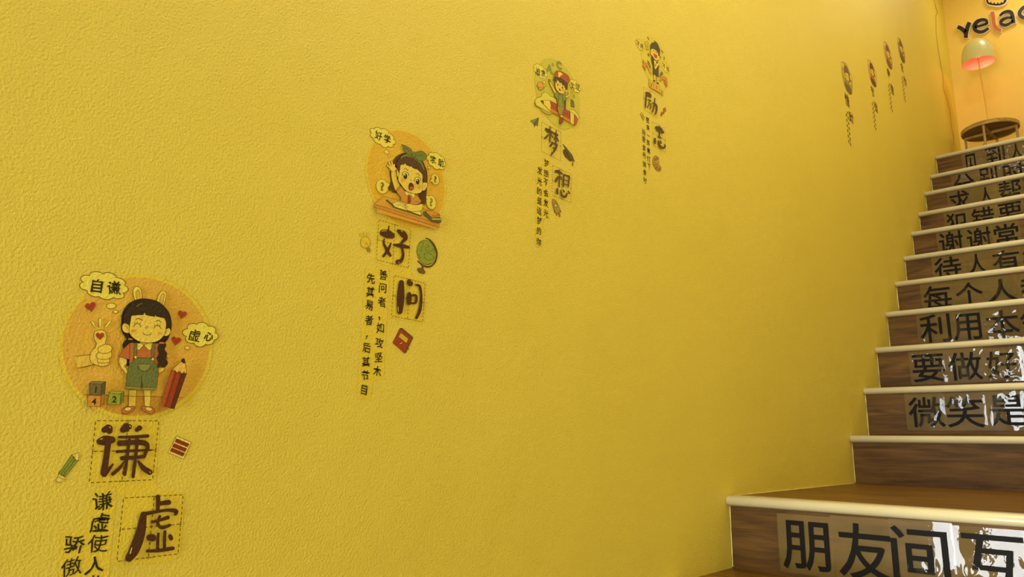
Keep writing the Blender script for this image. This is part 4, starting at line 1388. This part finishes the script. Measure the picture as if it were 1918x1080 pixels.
# ================================================================== stickers 5 to 8, far up the wall
FAR = [
    (0.38015, 1.58409, 0.0758, (168, 140, 52), (112, 76, 32), (136, 132, 62), '惜时',
     'green and brown disc with cartoon child, nearest of the four far stickers'),
    (0.81987, 1.79140, 0.0710, (204, 146, 50), (72, 40, 18), (176, 90, 40), '节俭',
     'orange sticker of a cartoon child with long dark hair, second of the four far stickers'),
    (1.18601, 2.05272, 0.0775, (186, 124, 44), (104, 56, 24), (150, 100, 44), '守信',
     'orange-brown cartoon sticker, third of the four far stickers up the stairs'),
    (1.51457, 2.23077, 0.0764, (150, 104, 38), (96, 60, 24), (120, 80, 36), '合作',
     'dark brown cartoon sticker farthest up the stairs near the corner'),
]
for n_, (yy, zz, rr, cd_, ch_, cs_, chars, lab) in enumerate(FAR):
    R = empty('picture_sticker', (0, yy, zz), lab, 'sticker', 'round cartoon stickers on the yellow wall')
    A = Art(R, local=(yy, zz, rr), step=0.00003)
    A.part('coloured_disc')
    A.wdisc(yy, zz, rr, cd_)
    A.part('thought_bubble')
    A.fill([(-0.95, 0.55), (-0.7, 0.8), (-0.4, 0.75), (-0.3, 0.5), (-0.6, 0.35)], (214, 180, 70), sm=True, out=OUT, ow=0.03)
    A.part('thought_bubble')
    A.fill([(0.5, 0.35), (0.75, 0.6), (1.0, 0.5), (1.02, 0.3), (0.7, 0.15)], (214, 180, 70), sm=True, out=OUT, ow=0.03)
    A.part('child_figure')
    A.fill([(-0.42, -0.75), (-0.38, -0.05), (0.38, -0.05), (0.45, -0.75)], cs_, sm=False, out=OUT, ow=0.04)
    A.fill([(-0.6, -0.72), (-0.55, -0.45), (0.62, -0.45), (0.68, -0.75), (0.3, -0.92), (-0.3, -0.92)], ch_, out=OUT, ow=0.03)
    A.fill([(-0.52, 0.15), (-0.45, 0.6), (0, 0.82), (0.45, 0.6), (0.55, 0.1), (0.5, -0.25), (0.3, 0.0), (-0.3, 0.0), (-0.5, -0.2)], ch_, sm=True)
    A.ell(0.02, 0.16, 0.36, 0.33, (224, 178, 70), out=OUT, ow=0.03)
    A.fill([(-0.4, 0.2), (-0.3, 0.55), (0.3, 0.58), (0.42, 0.2), (0.2, 0.4), (-0.1, 0.32)], ch_)
    A.ell(-0.12, 0.14, 0.05, 0.06, DK)
    A.ell(0.16, 0.14, 0.05, 0.06, DK)
    A.line([(-0.35, -0.1), (-0.75, 0.2)], 0.16, (220, 172, 66))
    A.line([(0.38, -0.2), (0.7, -0.05)], 0.16, (220, 172, 66))
    A.end()
    R = empty('character_sticker', (0, yy, zz - 2.1 * rr),
              'brown characters',
              'sticker', cap_group)
    R['label'] = ['brown characters 惜时 beneath the nearest of the four far stickers',
                  'brown characters 节俭 beneath the second of the four far stickers',
                  'brown characters 守信 beneath the third of the four far stickers',
                  'brown characters 合作 beneath the sticker farthest up the stairs'][n_]
    A = Art(R, local=(yy, zz, rr), step=0.00003)
    A.part('large_character')
    A.text(chars[0], -0.42, -1.58, 0.72, c=(84, 52, 20), off=0.03, asp=1.0)
    A.part('large_character')
    A.text(chars[1], 0.10, -2.55, 0.72, c=(84, 52, 20), off=0.03, asp=1.0)
    A.end()
    R = empty('text_sticker', (0, yy, zz - 3 * rr),
              ['tiny text columns 惜时 lowest left of the four far stickers', 'tiny text columns 节俭 under the orange long-haired child, second far sticker',
               'tiny text columns 守信 under the third far sticker up the stairs', 'tiny faint text columns 合作 at the far end nearest the corner cable'][n_],
              'sticker', 'small text strips on the yellow wall')
    A = Art(R, local=(yy, zz, rr), step=0.00003)
    A.part('text_column')
    for k in range(7):
        A.fill([(-0.62, -2.35 - 0.33 * k), (-0.42, -2.35 - 0.33 * k), (-0.45, -2.55 - 0.33 * k), (-0.6, -2.52 - 0.33 * k)], (104, 76, 28))
    A.part('text_column')
    for k in range(6):
        A.fill([(-0.92, -2.6 - 0.33 * k), (-0.74, -2.6 - 0.33 * k), (-0.76, -2.78 - 0.33 * k), (-0.9, -2.76 - 0.33 * k)], (104, 76, 28))
    A.end()

# ------------------------------------------------------------------ cable in the corner
pts = [(1749, -30), (1750, 0), (1753, 14), (1756, 22), (1753, 30), (1753.5, 60), (1757, 90), (1761, 115), (1766, 140), (1767, 165), (1775, 190), (1780, 210), (1782, 235), (1786, 255), (1787, 272)]
P3 = []
for q in pts:
    d_ = on_x(q[0], q[1], 0.004)
    P3.append((0.004, min(d_.y, YB - 0.003), d_.z))
V, Fc = tube(P3, 0.0017, 6)
V = [v - Vector((0, 3.0, 1.9)) for v in V]
tag(mesh_obj('cable', V, Fc, plain((176, 134, 44), 0.5), smooth=True, loc=(0, 3.0, 1.9)), 'thin yellowed cable hanging down beside the far wall corner', 'cable')

# ------------------------------------------------------------------ table on the landing
TY = 2.75
tc = on_y(1854, 243, TY)
TX0, TZ = tc.x, tc.z
LZ = ZS[11] - 0.003
TR = 0.171
M_TB = wood('table_wood', (98, 74, 32), (126, 97, 44), (148, 118, 58), 0.45, 1.5)
M_TL = wood('table_leg_wood', (176, 140, 78), (196, 160, 92), (210, 176, 108), 0.45, 1.5)
tb = empty('side_table', (TX0, TY, LZ), 'small round wooden side table standing on the landing at the top of the stairs', 'table')
h = TZ - LZ
V, Fc = lathe([(0.0, h - 0.004), (TR - 0.010, h - 0.004), (TR - 0.010, h - 0.012), (0.0, h - 0.012)], 56)
mesh_obj('tabletop', V, Fc, M_TB, parent=tb, smooth=False)
V, Fc = lathe([(TR - 0.009, h - 0.014), (TR - 0.009, h + 0.012), (TR - 0.003, h + 0.013), (TR, h + 0.009), (TR, h - 0.012), (TR - 0.003, h - 0.016), (TR - 0.009, h - 0.014)], 56)
M_RIM = wood('table_rim_wood', (150, 118, 54), (176, 142, 70), (196, 162, 88), 0.4, 1.5)
mesh_obj('rim', V, Fc, M_RIM, parent=tb, smooth=False)
th = math.radians(-6)
for k in range(4):
    a = th + k * math.pi / 2
    cx, cy = math.cos(a) * (TR - 0.018), math.sin(a) * (TR - 0.018)
    V, Fc = tube([(cx, cy, 0), (cx * 0.99, cy * 0.99, h - 0.013)], [0.0065, 0.008], 12)
    mesh_obj('leg', V, Fc, M_TL, parent=tb, smooth=True)
for k in range(2):
    a = th + k * math.pi / 2
    cx, cy = math.cos(a) * (TR - 0.018), math.sin(a) * (TR - 0.018)
    nx_, ny_ = -math.sin(a) * 0.008, math.cos(a) * 0.008
    z0_, z1_ = h - 0.030 + 0.002 * k, h - 0.0145
    V = [(sx * cx + sy * nx_, sx * cy + sy * ny_, z) for z in (z0_, z1_) for sx, sy in ((-1, -1), (1, -1), (1, 1), (-1, 1))]
    mesh_obj('crossbar', V, [(0, 3, 2, 1), (4, 5, 6, 7), (0, 1, 5, 4), (1, 2, 6, 5), (2, 3, 7, 6), (3, 0, 4, 7)], M_RIM, parent=tb)

# ------------------------------------------------------------------ mushroom lamp on the table
M_SH = plain((206, 196, 128), 0.28, spec=0.6, name='shade_enamel')
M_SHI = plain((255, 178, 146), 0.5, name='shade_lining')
lx, ly = TX0 - 0.004, TY + 0.01
lz = TZ + 0.0
s_c = on_y(1833, 118, ly)
zr = s_c.z
SR = 0.101
lamp = empty('table_lamp', (lx, ly, lz - 0.004), 'dome-shaped cream lamp glowing pink inside, on a thin stem above the round table', 'lamp')
ox, oz = s_c.x - lx, zr - (lz - 0.004)
V, Fc = lathe([(0.0, 0.001), (0.030, 0.001), (0.030, 0.006), (0.006, 0.010), (0.0, 0.011)], 24)
mesh_obj('base', V, Fc, M_SH, parent=lamp, smooth=True)
V, Fc = tube([(0, 0, 0.008), (ox * 0.2 + 0.002, 0, oz * 0.35), (ox * 0.8, 0, oz * 0.75), (ox, 0, oz + 0.05), (ox, 0, oz + 0.09)], 0.0045, 10)
mesh_obj('stem', V, Fc, plain((226, 176, 74), 0.4), parent=lamp, smooth=True)
dome = [(SR, 0.0), (SR * 1.0, 0.012), (SR * 0.985, 0.050), (SR * 0.94, 0.085), (SR * 0.85, 0.118), (SR * 0.70, 0.146), (SR * 0.50, 0.166), (SR * 0.28, 0.177), (SR * 0.10, 0.181), (0.0005, 0.1815)]
V, Fc = lathe(dome, 48, (ox, 0, oz))
sh = mesh_obj('lamp_shade', V, Fc, M_SH, parent=lamp, smooth=True)
inner = [(r_ * 0.97 if r_ > 0.001 else r_, z_ * 0.975 + (0.0 if z_ else 0.0)) for r_, z_ in dome]
V, Fc = lathe([(SR, 0.0)] + inner, 48, (ox, 0, oz))
mesh_obj('shade_lining', V, Fc, M_SHI, parent=lamp, smooth=True)
mb, nt, p = new_mat('glowing_bulb')
p.inputs['Emission Color'].default_value = (1, 0.20, 0.12, 1)
p.inputs['Emission Strength'].default_value = 0.7
p.inputs['Base Color'].default_value = (0.9, 0.35, 0.25, 1)
V, Fc = lathe([(0.0, 0.042), (0.012, 0.044), (0.018, 0.052), (0.018, 0.060), (0.012, 0.070), (0.010, 0.078)], 20, (ox, 0, oz))
mesh_obj('bulb', V, Fc, mb, parent=lamp, smooth=True)
V, Fc = lathe([(0.0, 0.075), (0.016, 0.075), (0.016, 0.11), (0.0, 0.11)], 20, (ox, 0, oz))
mesh_obj('bulb_socket', V, Fc, plain((214, 90, 60), 0.5), parent=lamp)
ll = bpy.data.lights.new('pink_bulb_light', 'POINT')
ll.energy = 0.34
ll.color = (1.0, 0.27, 0.17)
ll.shadow_soft_size = 0.012
lo_ = bpy.data.objects.new('pink_bulb_light', ll)
lo_.location = (s_c.x + 0.01, ly + 0.04, zr - 0.006)
COL.objects.link(lo_)
# lamp cord under the table
V, Fc = tube([(0.01, 0, h - 0.03), (0.0, -0.01, h - 0.05), (-0.04, -0.03, h - 0.10), (-0.10, -0.04, h - 0.17), (-0.15, -0.03, h - 0.20), (-0.19, 0.05, 0.12), (-0.21, 0.2, 0.004), (-0.2, 0.32, 0.004)], 0.0022, 6)
V = [v + Vector((TX0, TY, LZ)) - lamp.location for v in V]
mesh_obj('power_cord', V, Fc, plain((150, 112, 44), 0.5), parent=lamp, smooth=True)['label'] = 'thin brown cord sagging beneath the table'

# ------------------------------------------------------------------ raised sign on the back wall
M_BK = plain((40, 28, 14), 0.4, name='sign_black')
M_OR = plain((196, 104, 44), 0.4, name='sign_orange')
M_WH = plain((240, 226, 180), 0.4, name='sign_edge')
SO, SZ = (1718, 0), 7.715
YF = YB - 0.022


def sp(u, v, Y):
    q = on_y(SO[0] + u / SZ, SO[1] + v / SZ, YF)
    return (q.x, Y, q.z)


def extr(name, P2, y0, y1, mt, parent):
    """prism of an outline in view units, from y0 (front) to y1"""
    n = len(P2)
    Fv = [sp(a, b, y0) for a, b in P2]
    Bv = [sp(a, b, y1) for a, b in P2]
    L = parent.location
    V = [(v[0] - L[0], v[1] - L[1], v[2] - L[2]) for v in Fv + Bv]
    tris = tessellate_polygon([[Vector((v[0], v[2], 0)) for v in Fv]])
    Fc = [tuple(t) for t in tris] + [tuple(n + j for j in t) for t in tris]
    Fc += [(i, (i + 1) % n, n + (i + 1) % n, n + i) for i in range(n)]
    return mesh_obj(name, V, Fc, mt, parent=parent)


def ribbon(pts, r, closed=False):
    """outline(s) of a thick stroke in view units"""
    P = Art.curve(pts, closed, 6)
    if closed:
        P = P + [P[0]]
    Lf, Rt = [], []
    n = len(P)
    for i in range(n):
        if closed:
            a, b = P[(i - 1) % (n - 1)], P[(i + 1) % (n - 1)]
        else:
            a, b = P[max(i - 1, 0)], P[min(i + 1, n - 1)]
        dx, dy = b[0] - a[0], b[1] - a[1]
        d_ = math.hypot(dx, dy) or 1
        rr = P[i][2] if len(P[i]) > 2 else r
        rr = rr + r if len(P[i]) > 2 else rr
        Lf.append((P[i][0] - dy / d_ * rr, P[i][1] + dx / d_ * rr))
        Rt.append((P[i][0] + dy / d_ * rr, P[i][1] - dx / d_ * rr))
    return Lf, Rt


def stroke3(name, strokes, grow, y0, y1, mt, parent):
    L = parent.location
    V, Fc = [], []
    for pts, closed in strokes:
        if grow and not closed:      # lengthen the ends of the white edge
            a, b = pts[0], pts[1]
            d_ = math.hypot(a[0] - b[0], a[1] - b[1])
            pts = [(a[0] + (a[0] - b[0]) / d_ * grow, a[1] + (a[1] - b[1]) / d_ * grow, a[2])] + list(pts[1:])
            a, b = pts[-1], pts[-2]
            d_ = math.hypot(a[0] - b[0], a[1] - b[1])
            pts = list(pts[:-1]) + [(a[0] + (a[0] - b[0]) / d_ * grow, a[1] + (a[1] - b[1]) / d_ * grow, a[2])]
        Lf, Rt = ribbon(pts, grow, closed)
        n = len(Lf)
        b0 = len(V)
        for i in range(n):
            for q, yy in ((Lf[i], y0), (Rt[i], y0), (Rt[i], y1), (Lf[i], y1)):
                v = sp(q[0], q[1], yy)
                V.append((v[0] - L[0], v[1] - L[1], v[2] - L[2]))
        for i in range(n - 1):
            for k in range(4):
                k2 = (k + 1) % 4
                Fc.append((b0 + 4 * i + k, b0 + 4 * i + k2, b0 + 4 * i + 4 + k2, b0 + 4 * i + 4 + k))
        if not closed:
            Fc.append((b0, b0 + 3, b0 + 2, b0 + 1))
            e_ = b0 + 4 * (n - 1)
            Fc.append((e_, e_ + 1, e_ + 2, e_ + 3))
    return mesh_obj(name, V, Fc, mt, parent=parent)


LET = [
    ('y', [([(585, 392, 26), (640, 415, 30), (700, 470, 32)], False), ([(755, 325, 28), (722, 420, 30), (706, 500, 28), (706, 548, 28)], False)], M_BK),
    ('e', [([(835, 395, 18), (920, 372, 18), (1005, 345, 18)], False), ([(1010, 352, 20), (1000, 300, 22), (940, 287, 22), (870, 315, 28), (828, 375, 30), (838, 432, 28), (890, 462, 25), (960, 455, 22), (1032, 408, 18)], False)], M_BK),
    ('l', [([(1086, 172, 27), (1100, 260, 28), (1110, 345, 28), (1140, 405, 28), (1215, 445, 22)], False)], M_OR),
    ('a', [([(1195, 232, 16), (1240, 190, 20), (1300, 170, 24), (1352, 180, 28), (1378, 230, 28), (1395, 335, 26)], False), ([(1370, 255, 16), (1290, 262, 20), (1220, 300, 26), (1215, 345, 24), (1265, 365, 22), (1330, 345, 20), (1385, 295, 16)], False)], M_BK),
    ('o', [([(1478, 195, 27), (1530, 115, 24), (1620, 90, 27), (1670, 150, 27), (1625, 225, 24), (1530, 255, 27)], True)], M_BK),
]
for k, (ch, strokes, mt) in enumerate(LET):
    q0 = strokes[0][0][0]
    base = sp(q0[0], q0[1], YB)
    col_ = 'orange' if ch == 'l' else 'black'
    R = empty('sign_letter', base, 'raised %s letter %s with pale edge on the far wall above the lamp' % (col_, ch), 'letter', 'raised letters of the sign on the far wall')
    stroke3('backing_edge', strokes, 7, YF - 0.001, YB - 0.0005 - 0.0, M_WH, R)
    stroke3('letter_face', strokes, 0, YF - 0.005 + 0.0001 * k, YF - 0.0012, mt, R)
# scalloped emblem above the letters
base = sp(1145, 20, YB)
R = empty('sign_emblem', base, 'raised cream and black scalloped emblem above the sign letters, cut by the top edge', 'emblem')
cl = [(985, -20), (995, 40), (1030, 80), (1080, 88), (1120, 95), (1170, 98), (1220, 88), (1265, 70), (1300, 30), (1310, -30), (1290, -120), (1240, -170), (1145, -190), (1050, -170), (1000, -110)]
extr('backing_edge', Art.curve(cl, True, 4), YF - 0.001, YB - 0.0005, M_WH, R)
dk = [(1000, -15), (1005, 35), (1035, 65), (1085, 74), (1125, 80), (1175, 80), (1220, 72), (1262, 52), (1288, 20), (1295, -30), (1275, -110), (1230, -155), (1145, -172), (1060, -155), (1015, -100)]
extr('dark_outline', Art.curve(dk, True, 4), YF - 0.004, YF - 0.0012, M_BK, R)
cr_ = [(1030, -10), (1028, 28), (1050, 44), (1068, 30), (1080, 52), (1102, 54), (1116, 32), (1128, 58), (1152, 60), (1166, 34), (1180, 56), (1204, 54), (1212, 28), (1230, 44), (1250, 30), (1256, 4), (1268, -30), (1250, -100), (1215, -135), (1145, -150), (1075, -135), (1040, -95)]
extr('cream_body', Art.curve(cr_, True, 3), YF - 0.006, YF - 0.0042, plain((238, 196, 90), 0.45), R)
